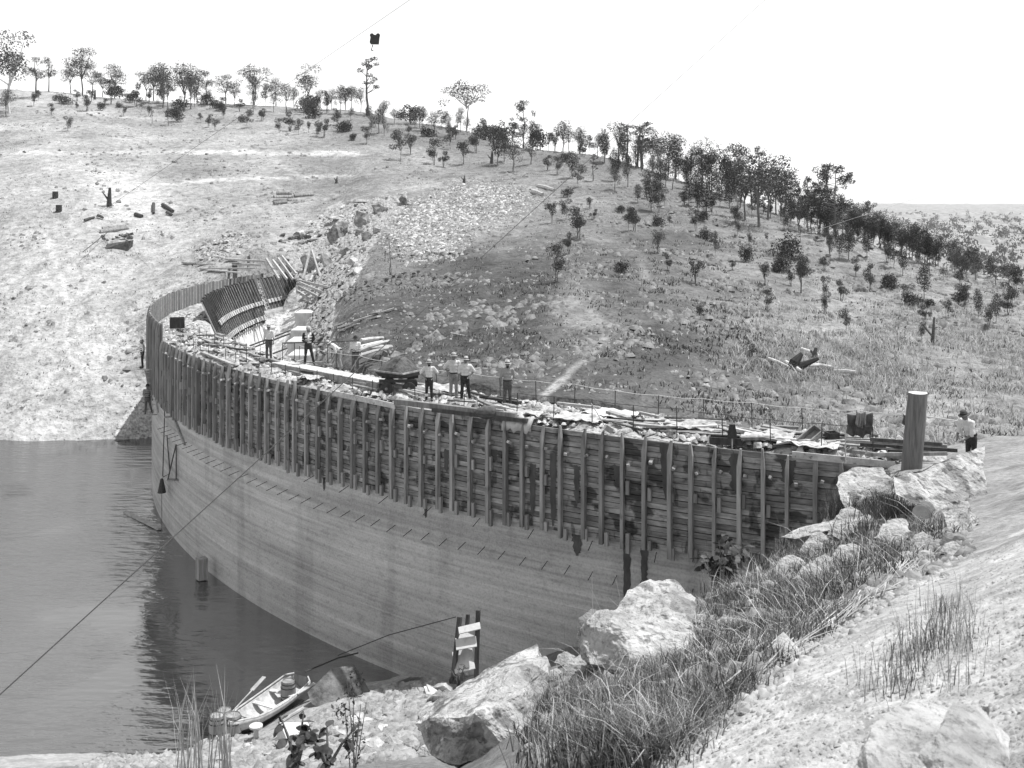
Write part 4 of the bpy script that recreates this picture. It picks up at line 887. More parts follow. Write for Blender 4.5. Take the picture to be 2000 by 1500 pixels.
o = thing('scaffold_ladder', 'narrow pale ladder leaning outside the forms between the two men', 'ladder', P(300, 790, 59.5))
for dx in (0, 9): MB().beam(P(283 + dx, 722, 61.5), P(300 + dx, 806, 59.5), .05, .08).build('rail', 'palewood', o)
for k_ in range(8): t = (k_ + .5) / 8; MB().beam(P(283 + 17 * t, 722 + 84 * t, 61.5 - 2 * t), P(292 + 17 * t, 722 + 84 * t, 61.5 - 2 * t), .04, .04).build('rung', 'palewood', o)
# ---------------------------------------------------------------- things on the crest
def one(mb, name, m, label, cat, group=None, smooth=False): return tag(mb.build(name, m, smooth=smooth), label, cat, group)
def dz(x, y): return 10.38
# plank gangway carrying the men
def gangway(pa, pb, z, wd, label, m='palewood', sup=5, nm='plank_gangway', n=3):
    a = PZ(*pa, z); b = PZ(*pb, z); d = (b - a).normalized(); s = Vector((-d.y, d.x, 0));  s = s if s.y > 0 else -s
    g = thing(nm, label, 'gangway', (a + b) / 2 - Vector((0, 0, .3)))
    for i in range(n):
        o = s * (wd * (i + .5) / n); MB().beam(a + o + d * rnd(-.15, .15), b + o + d * rnd(-.15, .15), wd / n - .015, .045).build('plank', m, g)
    for o in (s * .02, s * (wd - .04)): MB().beam(a + o - Vector((0, 0, .14)), b + o - Vector((0, 0, .14)), .09, .2).build('side_beam', 'timber', g)
    for i in range(sup):
        c = a.lerp(b, (i + .5) / sup) - Vector((0, 0, .42)); MB().box(c + s * wd / 2, (.16, wd * .9, .36), Matrix.Rotation(math.atan2(d.y, d.x), 3, 'Z'), .01).build('support', 'timber' if i % 2 else 'palewood', g)
    return g
gangway((530, 709), (738, 748), 10.74, .75, 'long pale plank gangway on dark side beams under the suited man')
gangway((700, 741), (842, 770), 10.62, .6, 'darker second gangway running under the tip truck', 'timber', 4)
for (pa, pb, z, w_, h_, m_, lb) in (((772, 784), (1008, 812), 10.62, .2, .2, 'timber', 'long squared beam lying in front of the standing pair of workmen'),
                                 ((845, 800), (1030, 822), 10.5, .16, .14, 'darkwood', 'dark beam lying under the long squared beam near the canvas'),
                                 ((470, 687), (560, 712), 10.55, .18, .14, 'timber', 'beam leading up to the left end of the gangway'),
                                 ((395, 688), (456, 712), 10.5, .2, .08, 'palewood', 'pale plank lying along the rubble left of the gangway'),
                                 ((500, 690), (545, 714), 10.5, .12, .1, 'darkwood', 'short dark beam beside the white-shirted man'),
                                 ((720, 758), (812, 776), 10.46, .14, .12, 'palewood', 'pale board edge lying below the tip truck')):
    one(MB().beam(PZ(*pa, z), PZ(*pb, z), w_, h_), 'beam', m_, lb, 'beam')
# tip truck heaped with gravel
c = PZ(779, 738, 10.9); tk = thing('tip_truck', 'flat iron tip truck heaped with dark gravel, left of the group of men', 'truck', (c.x, c.y, 10.4))
a0 = PZ(730, 724, 11.3); b0 = PZ(785, 731, 11.3); c0 = PZ(828, 722, 11.3); d0 = a0 + (c0 - b0)
mb = MB(); t4 = [a0, b0, c0, d0]; cen = sum(t4, Vector()) / 4; lo = [cen + (p - cen) * .8 - Vector((0, 0, .22)) for p in t4]
mb.add(t4 + lo, [(0, 1, 5, 4), (1, 2, 6, 5), (2, 3, 7, 6), (3, 0, 4, 7), (4, 5, 6, 7)]); mb.build('tray', 'iron', tk)
for i in range(4): MB().beam(t4[i], t4[(i + 1) % 4], .05, .06).build('rim', 'timber', tk)
mb = MB(); g = []
for i in range(15):
    row_ = []
    for j in range(15):
        u, v = i / 14, j / 14; p = a0.lerp(b0, u) + (d0 - a0) * v; e = math.sin(math.pi * u) * math.sin(math.pi * v)
        row_.append(p + Vector((0, 0, -.03 + .62 * e ** .8 + rnd(-.03, .03) * (e > .1))))
    g.append(row_)
mb.grid(g).build('gravel_heap', 'darkstone', tk)
cc = cen - Vector((0, 0, .35))
for sx in (-.5, .5):
    MB().beam(cc + Vector((-.75, sx, 0)), cc + Vector((.75, sx, 0)), .08, .12).build('chassis', 'iron', tk)
    for sy in (-.45, .45):
        rot = Euler((math.radians(90), 0, 0)).to_matrix(); w_ = MB(); w_.lathe(cc + Vector((sy, sx * 1.15, -.3)), [(.001, -.04), (.24, -.04), (.27, -.03), (.27, .03), (.24, .04), (.001, .04)], 16, rot); wo = w_.build('wheel', 'iron', tk)
        MB().lathe(cc + Vector((sy, sx * 1.15, -.3)), [(.001, -.06), (.06, -.06), (.06, .06), (.001, .06)], 8, rot).build('hub', 'timber', wo)
# loose poles and piles
def pile(name, pts, wd, m, label, cat='pole', group=None, rnd_=True, fn=None):
    for i, (pa, pb) in enumerate(pts):
        a = hit(*pa, fn or zh) if not isinstance(pa, Vector) else pa; b = hit(*pb, fn or zh) if not isinstance(pb, Vector) else pb
        a = a + Vector((0, 0, .12 + .08 * (i % 3))); b = b + Vector((0, 0, .12 + .1 * (i % 2)))
        w_ = wd * rnd(.8, 1.25)
        mb = MB().tube([a, a.lerp(b, .5) + Vector((0, 0, rnd(0, .06))), b], [w_, w_ * .9, w_ * .75], 7) if rnd_ else MB().beam(a, b, w_ * 2.4, w_ * .9)
        one(mb, name, m, label, cat, group)
def Z(px, py, z): return PZ(px, py, z)
pile('pole', [(Z(702, 684, 10.5), Z(768, 668, 10.5)), (Z(700, 690, 10.5), Z(760, 674, 10.55)), (Z(712, 690, 10.6), Z(765, 682, 10.6)), (Z(700, 700, 10.5), Z(758, 688, 10.5)), (Z(705, 672, 10.7), Z(748, 664, 10.7)), (Z(690, 700, 10.6), Z(742, 680, 10.9))], .11, 'palewood', 'pale pole in the pile behind the shovel man', 'pole', 'poles piled behind the gangway')
pile('plank', [((652, 638), (742, 610)), ((656, 643), (738, 616)), ((662, 648), (740, 622)), ((664, 652), (700, 640)), ((690, 636), (770, 606))], .1, 'palewood', 'long pale plank fanned out on the near slope', 'plank', 'planks on the near slope', False)
pile('plank', [((358, 516), (500, 519)), ((385, 521), (512, 524)), ((362, 519), (470, 516)), ((392, 528), (500, 530)), ((405, 533), (470, 536)), ((440, 512), (520, 516))], .16, 'palewood', 'long pale plank on the bank behind the far forms', 'plank', 'planks behind the far forms', False)
pile('log', [((535, 388), (572, 386)), ((533, 394), (570, 394)), ((540, 383), (570, 381)), ((535, 400), (560, 398)), ((575, 386), (612, 382))], .22, 'timber', 'grey log in the small stack above the excavation', 'log', 'logs stacked above the excavation')
pile('timber_baulk', [((300, 402), (300, 418)), ((318, 404), (338, 418)), ((325, 421), (336, 424)), ((264, 422), (278, 426)), ((165, 434), (184, 427)), ((190, 426), (202, 430))], .2, 'darkwood', 'dark baulk of timber lying on the bare left-hand clearing', 'timber', 'baulks lying on the bare clearing')
pile('log', [((196, 456), (250, 449)), ((200, 452), (246, 447))], .3, 'timber', 'long grey log at the stone-lined pit on the left clearing', 'log', 'logs at the pit')
pile('fallen_log', [((1050, 366), (1082, 374)), ((1040, 378), (1060, 384))], .28, 'palewood', 'pale sawn log lying above the scree by the wooded crest', 'log', 'pale logs above the scree')
pile('fallen_branch', [((1500, 706), (1540, 722)), ((1535, 716), (1566, 735)), ((1580, 727), (1622, 722)), ((1630, 732), (1672, 738)), ((1565, 690), (1600, 700))], .09, 'palebark', 'bleached dead branch in the grass on the right', 'branch', 'bleached branches in the grass')
q = hit(1548, 722, zh); mb = MB(); mb.tube([q, q + Vector((.1, 0, .35)), q + Vector((.45, .1, .7))], [.3, .24, .1], 8); mb.tube([q + Vector((.3, 0, .1)), q + Vector((1.2, 0, .5))], [.2, .08], 7); one(mb, 'burnt_stump', 'black', 'charred black stump among bleached branches on the right-hand slope', 'stump')
for (x_, y_, h_, lb) in ((1821, 674, 1.5, 'dead leaning trunk standing alone on the far right slope'), (1590, 700, .5, 'low charred stump above the bleached branches'), (213, 404, 2.2, 'dark forked stump at the anchor of the cableway'), (185, 195, 1.9, 'dark stump among the saplings on the left ridge'), (657, 358, .9, 'squat burnt stump on the pale slope above the excavation'), (906, 358, .9, 'small black stump at the top of the scree'), (960, 320, 1.6, 'dark stump beside the cypress pine behind the scree')):
    q = hit(x_, y_, zh); sl = .4 if x_ > 1800 else 1.; mb = MB(); mb.tube([q - Vector((0, 0, .1)), q + Vector((.05, 0, h_ * .5)), q + Vector((.1, 0, h_))], [.22 * h_ ** .5 * sl, .16 * h_ ** .5 * sl, .1 * h_ ** .5 * sl], 7); mb.tube([q + Vector((0, 0, h_ * .3)), q + Vector((-.35 * h_, 0, h_ * .75))], [.1 * h_ ** .5 * sl, .05], 6); one(mb, 'stump', 'darkwood', lb, 'stump')
# drums and small things on the clearing
for (x_, y_, lb) in ((108, 388, 'dark drum standing at the top left of the bare clearing'), (115, 414, 'second drum just below, beside scattered stones on the clearing')):
    q = hit(x_, y_, zh); mb = MB(); mb.lathe(q, [(.001, -.1), (.33, -.1), (.35, .3), (.33, .8), (.001, .8)], 12); one(mb, 'drum', 'iron', lb, 'drum')
for i in range(14):
    q = hit(rnd(197, 258), rnd(462, 476), zh); stone(q + Vector((0, 0, rnd(0, .3))), rnd(.5, .9), 'darkstone', 'dark stone lining the pit on the left clearing', 'stones lining the pit')
mb = MB(); q = hit(250, 492, zh); a = hit(205, 488, zh); mb.add([a, q, q + Vector((.3, 0, 1.1)), a + Vector((0, .5, .5)), a + Vector((0, 1, 0)), q + Vector((0, 1.2, 0)), q + Vector((.3, .8, 1.1)), a + Vector((0, .9, .5))], [(0, 1, 2, 3), (1, 5, 6, 2), (3, 2, 6, 7), (5, 4, 7, 6)]); one(mb, 'masonry_bank', 'darkstone', 'dark masonry bank with a square end below the stone-lined pit', 'wall')
# ------------- excavation running up the bank: slabs and rock
def slab(px, py, w_, h_, Yoff, m, label, rz=0., tilt=0., group=None, nm='rock_face', dep=.7, fn=None):
    q = hit(px, py, fn or zh); me = hull(nm, int(px * 7 + py), 22, (w_ * 1.25, dep * 1.6, h_ * 1.3), m, 2, .12 * min(w_, h_)); ob = bpy.data.objects.new(nm, me); ob.location = q + Vector((0, Yoff, h_ * .4)); ob.rotation_euler = (tilt - .1, tilt, rz); link(ob); return tag(ob, label, 'rock', group)
for i, (x_, y_, w_, h_, rz, m_) in enumerate(((655, 472, 1.9, 2.2, .2, 'darkstone'), (668, 462, 1.3, 2.0, -.5, 'darkstone'), (706, 446, 2.1, 2.0, .3, 'darkstone'), (700, 462, 1., 1., 0, 'darkstone'), (744, 416, 2.0, 1.5, .4, 'darkstone'), (716, 470, 1.2, 1.1, .2, 'darkstone'), (675, 498, 1.3, 1., .1, 'darkstone'),
        (637, 525, 1.2, 2.2, .1, 'darkstone'), (605, 530, 1.7, 2.6, .1, 'darkstone'), (648, 502, 1.1, 1., .6, 'darkstone'), (692, 520, 1.3, 1.1, .5, 'stone'), (788, 402, .9, 1.7, .1, 'darkstone'), (735, 456, .9, .9, .6, 'darkstone'), (660, 430, 3., .5, .2, 'stone'), (620, 470, 3., .4, .3, 'stone'), (710, 398, 4., .5, .1, 'stone'), (570, 468, .9, .5, .3, 'darkstone'), (590, 462, .9, .5, 0, 'darkstone'))):
    slab(x_, y_, w_ * .85, h_ * .8, 0, 'greystone' if m_ == 'darkstone' else 'stone', f"{'grey shaded' if m_ == 'darkstone' else 'pale'} rock face in the stepped excavation climbing the bank, {ordw(i)} counted", rz, rnd(-.15, .15), 'rock faces of the excavation')  # faces listed as dark get the grey stone material
EXC = [(560, 500), (600, 445), (650, 405), (790, 380), (800, 400), (740, 450), (690, 560), (655, 600), (640, 690), (612, 700), (600, 600)]
stone_field('excavation_rubble', in_img(4500, EXC, zh, 31), .12, .6, 'stone', 6)
for i, q in enumerate(in_img(46, EXC, zh, 32)): stone(q, rnd(.5, 1.1), 'stone' if i % 3 else 'darkstone', 'angular block of rubble in the excavation', 'rubble of the excavation', rot=(rnd(-.9, .9), rnd(-.9, .9), rnd(0, 6)))
BR = [(510, 480), (560, 462), (640, 452), (650, 460), (600, 470), (520, 490)]
for i, q in enumerate(in_img(16, BR, zh, 33)): stone(q, rnd(.7, 1.3), 'darkstone', 'dark rock in the broken ledge left of the excavation', 'rocks of the ledge')
# trestle and tangle of poles
q1 = P(620, 540, 93); tr = thing('trestle', 'tall A-shaped trestle of pale poles standing in the excavation', 'trestle', q1)
for (pa, pb) in (((592, 545), (608, 480)), ((628, 548), (606, 480)), ((606, 548), (622, 520)), ((634, 552), (618, 520))): MB().beam(P(*pa, 92), P(*pb, 94), .16, .16).build('leg', 'palewood', tr)
MB().beam(P(600, 520, 93), P(626, 520, 93), .12, .12).build('crossbar', 'timber', tr)
L = [((585, 552), (640, 575)), ((583, 560), (638, 588)), ((580, 568), (632, 600)), ((590, 576), (630, 604)), ((584, 548), (645, 562)), ((600, 585), (640, 610)), ((640, 560), (618, 600)), ((583, 590), (625, 555)), ((520, 505), (545, 545)), ((532, 508), (560, 545)), ((542, 504), (572, 545)), ((550, 500), (578, 535)), ((618, 612), (655, 570)), ((610, 590), (585, 600))]
for i, (pa, pb) in enumerate(L):
    a = P(*pa, 88 + (i % 3)); b = P(*pb, 86 + (i % 4)); one(MB().beam(a, b, .16, .2), 'pole', 'palewood', f'pale timber in the tangle of props right of the raking forms, {ordw(i)} of fourteen', 'prop', 'tangled props beside the raking forms')
for (x_, ya, yb, Y, lb) in ((663, 556, 590, 80, 'dark upright post at the top corner of the bare gully'), (623, 580, 605, 86, 'short dark post among the tangled props'), (634, 595, 655, 80, 'pale upright plank standing beside the stepped blocks')):
    one(MB().beam(P(x_, yb, Y), P(x_, ya, Y), .22, .22, (0, 1, 0)), 'post', 'palewood' if 'pale' in lb else 'darkwood', lb, 'post')
for i, (pa, pb) in enumerate((((476, 680), (568, 645)), ((478, 685), (566, 652)), ((530, 692), (566, 678)))):
    one(MB().tube([P(*pa, 76), P(*pb, 82)], .06, 6), 'pipe', 'iron', f'thin dark pipe slanting over the pale downstream face, {ORD[i]} from the top', 'pipe', 'pipes on the downstream face')
# ------------- crest debris: stones, boards, canvas, rods
def deckpt(t, s): r = RO - .3 + (54.7 - RO + .3) * s; return AP(t, r, 10.38 if t > 206.5 else 9.72)
dp = []
rsd = np.random.RandomState(77)
for _ in range(6500):
    t = rsd.uniform(186, 249.3); dp.append(tuple(deckpt(t, rsd.uniform(.02, .98)) + Vector((0, 0, rsd.uniform(-.05, .12)))))
stone_field('crest_rubble', np.array(dp[::2]), .06, .3, 'stone', 8); stone_field('crest_grey_rubble', np.array(dp[1::2]), .06, .34, 'greystone', 18); 
dp2 = [tuple(deckpt(rsd.uniform(190, 249), rsd.uniform(.05, .95)) + Vector((0, 0, .05))) for _ in range(2600)]
stone_field('crest_dark_rubble', np.array(dp2), .08, .32, 'darkstone', 9)
zones = [(186, 206, 'past the tall panels at the left bend'), (206, 216, 'on the crest behind the closely set left studs'), (216, 226, 'on the crest left of the gangway'), (226, 237, 'on the crest under and beside the gangway'), (237, 243, 'on the crest right of the men'), (243, 249.4, 'on the crest near the thick post')]
for a_, b_, zn in zones:
    nst = {186: 10, 206: 18, 216: 16, 226: 16, 237: 14, 243: 14}[a_]
    for i in range(nst):
        t = rnd(a_, b_); p = deckpt(t, rnd(.06, .95)); s = rnd(.3, .65)
        stone(p, s, 'stone' if rnd(0, 1) < .72 else 'darkstone', f'rubble block {zn}', f'rubble blocks {zn}', rot=(rnd(-.8, .8), rnd(-.8, .8), rnd(0, 6)))
    for i in range({186: 10, 206: 34, 216: 26, 226: 22, 237: 34, 243: 30}[a_]):
        t = rnd(a_, b_ - .3); p = deckpt(t, rnd(.1, .9)) + Vector((0, 0, rnd(.12, .28))); ang = math.radians(t + 90) + rnd(-.5, .5); l = rnd(.6, 2.2); d = Vector((math.cos(ang), math.sin(ang), rnd(-.06, .1)))
        m_ = R.choice(('palewood', 'timber', 'timber', 'darkwood')); one(MB().beam(p - d * l / 2, p + d * l / 2, rnd(.08, .24), rnd(.03, .1)), 'loose_board', m_, f"{'dark' if m_ == 'darkwood' else 'pale' if m_ == 'palewood' else 'grey'} loose board {zn}", 'board', f'loose boards {zn}')
def sheet(c, w_, l_, rz, amp, label, m='canvas', nm='canvas_sheet', drop=None):
    mb = MB(); n = 16; g = []; r_ = Matrix.Rotation(rz, 3, 'Z'); o = rnd(0, 50)
    for i in range(n + 1):
        rw = []
        for j in range(n + 1):
            v = Vector(((i / n - .5) * w_, (j / n - .5) * l_, 0)); h = mn.fractal(Vector((v.x * 1.8 + o, v.y * 1.8, o)), .8, 2.1, 4) * amp; v = r_ @ v
            rw.append(Vector(c) + v + Vector((0, 0, abs(h) + .05)))
        g.append(rw)
    ob = mb.grid(g).build(nm, m, smooth=False); sm_ = ob.modifiers.new('thick', 'SOLIDIFY'); sm_.thickness = .015; return tag(ob, label, 'canvas', 'crumpled canvas sheets on the crest')
CS = [(236.2, .1, 1.5, .8, 'hanging over the form edge in front of the pair of men'), (238.2, .2, 1.7, .9, 'just right of the long beam'), (242., .45, 1.8, 1.1, 'toward the back of the right-hand crest'), 
      (244.7, .3, 1.5, 1.2, 'left of the upright shovel blade'), (246., .12, 1.8, .8, 'beside the dark trough'), (238.8, .65, 1.9, 1.2, 'at the back edge behind the stones'), (230.8, .8, 1.7, 1.1, 'behind the tip truck'), (224.5, .12, 1.1, .7, 'under the left end of the gangway')]
for t, s, w_, l_, zn in CS: p = deckpt(t, s); sheet(p + Vector((0, 0, .16)), w_, l_, math.radians(t + 90), .17, f'pale crumpled canvas sheet {zn}')
q = deckpt(236.5, .0); mb = MB(); g = []
for i in range(15):
    tt = 236.9 - i * .085; g.append([AP(tt, RO - .6 + .75 * s if s < .85 else RO + .16 + .02 * math.sin(i), 10.58 - (max(0, s - .75) * 1.9 + .05 * math.sin(i * 1.3 + s * 4)) + .04 * math.sin(i * 2.1)) for s in np.linspace(0, 1, 9)])
ob = mb.grid(g).build('canvas_sheet', 'canvas', smooth=True); ob.modifiers.new('t', 'SOLIDIFY').thickness = .012; tag(ob, 'pale canvas folded over the top of the forms near the dark bundle', 'canvas')
# dark bundle (coat over a bag)
c = PZ(955, 812, 10.5); mb = MB(); ball(mb, c + Vector((0, 0, .12)), (.55, .35, .24)); ball(mb, c + Vector((.35, 0, .15)), (.3, .28, .2)); o = mb.build('bundle', 'midcloth', smooth=True); remesh(o, .03, 3); tag(o, 'dark coat bundled over a bag with a pale strap, below the standing pair', 'bundle')
s_ = MB().tube([c + Vector((.25, -.3, .3)), c + Vector((.5, -.35, .28)), c + Vector((.62, -.3, .05))], .02, 5).build('strap', 'rope', o, loc=(0, 0, 0))
# boxes, troughs, stones upright
def obox(c, w_, d_, h_, rot, m, label, nm='box', cat='box', t=.035):
    r_ = rot.to_matrix(); root = thing(nm, label, cat, c)
    for cx_, cy_, cz_, a, b, e, pn in ((0, -d_ / 2, h_ / 2, w_, t, h_, 'side'), (0, d_ / 2, h_ / 2, w_, t, h_, 'side'), (-w_ / 2, 0, h_ / 2, t, d_ - t, h_, 'end'), (w_ / 2, 0, h_ / 2, t, d_ - t, h_, 'end'), (0, 0, 0, w_, d_, t, 'bottom')):
        MB().box(Vector(c) + r_ @ Vector((cx_, cy_, cz_)), (a, b, e), r_).build(pn, m, root)
    return root
obox(PZ(1578, 862, 10.62), .95, .32, .26, Euler((.5, -.55, .35)), 'timber', 'open wooden box tilted on the stones near the right end of the crest')
obox(PZ(1418, 866, 10.42), 1.0, .26, .22, Euler((.1, 0, -.25)), 'darkwood', 'long dark open trough lying by the form edge under the shovel blade', 'trough', 'trough')
obox(PZ(346, 640, 10.0), .9, .7, .65, Euler((0, 0, .3)), 'darkwood', 'square dark box among the rubble at the left bend of the crest')
obox(PZ(1625, 862, 10.5), .35, .3, .3, Euler((0, 0, .2)), 'iron', 'small dark bucket-like tin box left of the hanging coats', 'tin', 'tin')
for (x_, y_, s_, lb) in ((1372, 826, .75, 'upright pointed stone at the back of the crest'), (1030, 800, .5, 'dark cube-like stone at the crest edge right of the lone bearded man'), (1110, 822, .45, 'square stone block beside the slanting shaft'), (1135, 800, .45, 'stone block on the back edge of the crest'), (1290, 815, .5, 'pair of stones at the back edge of the crest'), (1600, 872, .6, 'rounded stone under the tilted box')):
    q = PZ(x_, y_, 10.4); stone(q, s_, 'stone', lb, None, 'stone_block', rot=(.2, -.3 if s_ < .7 else -1.4, 0))
# slanting shaft, rake-like mallet, shovels
def shaft(pa, pb, z0, z1, label, head=None, nm='shovel'):
    a = PZ(*pa, z0); b = Vector(PZ(*pa, z0)); b = P(pb[0], pb[1], a.y); r = thing(nm, label, nm, a); MB().tube([a, b], .018, 6).build('handle', 'palewood', r)
    if head == 'blade':
        mb = MB(); g = []
        for i in range(7):
            u = i / 6 - .5; g.append([b + Vector((u * .3 * (1 - .45 * max(0, v)), -.03 + .05 * abs(u), v * .34 - .03)) for v in np.linspace(-.4, .9, 6)])
        ob = mb.grid(g).build('blade', 'iron', r); ob.modifiers.new('t', 'SOLIDIFY').thickness = .006
    if head == 'mallet': MB().box(b, (.3, .14, .16), Euler((0, .5, 0)).to_matrix()).build('head', 'timber', r)
    if head == 'grip':
        MB().tube([b + Vector((-.06, 0, .14)), b + Vector((.06, 0, .14)), b, b + Vector((-.06, 0, .14))], .015, 6).build('grip', 'palewood', r)
    return r
shaft((1430, 876), (1430, 846), 10.4, 0, 'shovel stuck handle-down with its dark blade raised on the right-hand crest', 'blade')
shaft((1652, 905), (1651, 838), 10.4, 0, 'shovel standing with its pale grip up, left of the hanging coats', 'grip')
ml_ = shaft((1186, 840), (1155, 788), 10.45, 0, 'long-handled mallet leaning with its head on the crest edge', None, 'mallet'); c = PZ(1188, 838, 10.55); MB().box(c, (.3, .16, .18), Euler((0, .6, .3)).to_matrix()).build('head', 'timber', ml_)
# iron rods and wires of both edges
def railing(ts, r, h, label, wires, lb2, sag=.03, grp=''):
    tops = []
    for t in ts:
        a = AP(t, r, 10.3 if t > 206.5 else 9.7); b = a + Vector((rnd(-.04, .04), 0, h * rnd(.93, 1.05))); tops.append(b)
        o = MB().tube([a, b], .017, 5).build('rail_post', 'iron'); tag(o, label, 'post', grp)
    if wires:
        pts = []
        for a, b in zip(tops[:-1], tops[1:]):
            for k in range(4): pts.append(a.lerp(b, k / 4) - Vector((0, 0, sag * math.sin(math.pi * k / 4))))
        pts.append(tops[-1]); w_ = MB().tube(pts, .011, 5).build('wire', wires); tag(w_, lb2, 'wire')
    return tops
railing([249 - 1.75 * i for i in range(18)], 54.75, .95, 'thin iron post of the back railing', 'rope', 'pale wire running along the back edge of the crest to the thick post', .04, 'posts of the back railing')
railing([247.9 - 1.497 * i for i in range(9)], 57.5, 1.05, 'iron rod behind the form edge, right-hand crest', 'darkrope', 'dark wire joining the rods behind the form edge', .03, 'rods behind the right-hand forms')
railing([233.5 - 1.2 * i for i in range(20)], 57.4, .7, 'short iron rod rising from the rubble behind the left-hand forms', None, '', .03, 'rods behind the left-hand forms')
railing([218 - 1.6 * i for i in range(14)], 56.2, .8, 'short iron rod in the middle of the left-hand crest', None, '', .03, 'rods in the left-hand rubble')
o = MB().tube([PZ(552, 670, 11.4), PZ(640, 668, 11.4), PZ(700, 665, 11.4)], .03, 6); one(o, 'handrail', 'iron', 'horizontal iron handrail passing in front of the suited man', 'handrail')
for x_ in (552, 575, 640): one(MB().tube([PZ(x_, 669, 11.4), PZ(x_, 669, 11.4) - Vector((0, 0, 1))], .02, 5), 'rail_post', 'iron', 'iron post under the handrail by the suited man', 'post', 'posts of the handrail')
# thick post and hanging coats
pb = P(1779, 930, 28.2); pt = P(1793, 768, 28.0)
root = thing('log_post', 'thick weathered log post with pale sawn top at the right end', 'post', pb)
mb = MB(); n = 22; vs = []; K = 14
for i in range(K + 1):
    t = i / K; c = pb.lerp(pt, t); r = .275 - .03 * t
    for j in range(n):
        a = 2 * math.pi * j / n; k = 1 + .05 * math.sin(3 * a + 1) + .02 * math.sin(9 * a + 5 * t) + .02 * math.sin(17 * a + 2 * t) + .03 * mn.noise(Vector((math.cos(a) * 2, math.sin(a) * 2, t * 6))); vs.append(c + Vector((r * k * math.cos(a), r * k * math.sin(a), 0)))
fs = [(i * n + j, i * n + (j + 1) % n, (i + 1) * n + (j + 1) % n, (i + 1) * n + j) for i in range(K) for j in range(n)]
mb.add(vs, fs).build('trunk', 'posttimber', root, smooth=True)
mb = MB(); mb.add([v + Vector((0, 0, .01)) for v in vs[-n:]] + [v - Vector((0, 0, .02)) for v in vs[-n:]], [tuple(range(n))]).build('sawn_top', 'fresh', root)
def coat_(pts_top, h, label, m='midcloth', amp=.07):
    mb = MB(); g = []; a, b = pts_top
    for i in range(19):
        u = i / 18; top = a.lerp(b, u) - Vector((0, 0, .05 * math.sin(math.pi * u))); rw = []
        for j in range(11):
            v = j / 10; hh = h * (.75 + .35 * mn.noise(Vector((u * 4, 3, h)))); rw.append(top + Vector((.04 * math.sin(u * 21 + v * 3) * v, amp * math.sin(u * 24 + 2 * v) * v - .02, -hh * v)))
        g.append(rw)
    ob = mb.grid(g).build('coat', m, smooth=True); ob.modifiers.new('t', 'SOLIDIFY').thickness = .02; return tag(ob, label, 'coat')
coat_((P(1654, 808, 31), P(1704, 806, 31)), .78, 'dark coat hung over the wire between the shovel grip and the thick post')
coat_((P(1672, 802, 30.9), P(1690, 803, 30.9)), .5, 'lighter garment hung over the middle of the dark coat', 'greycloth')
coat_((P(1763, 808, 28.8), P(1778, 808, 28.8)), .33, 'small dark cloth hanging at the left side of the thick post', 'midcloth', .02)
one(MB().tube([P(1600, 803, 33), P(1655, 808, 31), P(1705, 806, 31), P(1780, 812, 28.4)], .012, 5), 'clothes_line', 'rope', 'pale wire holding the coats, tied to the thick post', 'wire')
one(MB().tube([P(1800, 812, 28.2), P(1870, 822, 28)], .02, 5), 'rope', 'rope', 'pale rope leading from the thick post to the stooping man', 'rope')
for i, (pa, pb_) in enumerate((((1655, 862), (1850, 872)), ((1680, 868), (1870, 880)), ((1650, 880), (1800, 898)), ((1700, 858), (1840, 868)), ((1690, 888), (1850, 886)))):
    one(MB().beam(P(*pa, 31.5 - i * .3), P(*pb_, 30 - i * .3), .07, .1), 'long_timber', 'darkwood' if i % 2 else 'timber', f'long timber lying behind the thick post, {ORD[i]} of five from the back', 'timber', 'long timbers behind the thick post')
# ---------------------------------------------------------------- upstream side: tackle, box, floating plank
rp = thing('rope_tackle', 'hanging rope with a dark conical weight close to the left edge of the dam face', 'tackle', P(316, 962, 56))
MB().tube([P(322, 792, 56.5), P(318, 930, 56.2)], .03, 5).build('rope', 'darkrope', rp); MB().tube([P(316, 960, 56.2), P(316, 1035, 56.2)], .015, 5).build('lower_rope', 'darkrope', rp)
MB().tube([P(326, 850, 56.3), P(332, 925, 56.2), P(318, 932, 56.2)], .03, 5).build('rope', 'darkrope', rp); MB().lathe(P(316, 962, 56.2), [(.001, 0), (.24, 0), (.08, .75), (.001, .8)], 10).build('weight', 'iron', rp)
sw = thing('rope_swing', 'rope sling carrying a small board against the dam face, right of the conical weight', 'swing', P(338, 937, 54.5))
for dx, tx in ((-10, 2), (6, 2)): MB().tube([P(338 + dx, 936, 54.5), P(342 + tx, 868, 54.5)], .035, 5).build('rope', 'darkrope', sw)
MB().beam(P(327, 937, 54.5), P(349, 937, 54.5), .3, .06).build('board', 'timber', sw)
one(MB().beam(P(330, 792, 55.9), P(361, 868, 53.2), .12, .14), 'prop', 'timber', 'slanting prop leaning on the dam face under the left studs', 'prop')
one(MB().beam(P(322, 815, 56), P(345, 812, 55.2), .1, .1), 'bracket', 'timber', 'short bracket under the left end of the forms', 'bracket')
one(MB().beam(PZ(245, 1000, .04), PZ(313, 1033, .1), .28, .1), 'floating_log', 'palewood', 'pale log floating with one end against the dam', 'log')
one(MB().box(PZ(394, 1110, .55), (.45, .5, 1.), Matrix.Rotation(.6, 3, 'Z')), 'timber_box', 'timber', 'square timber box fixed to the dam face at the waterline', 'box')
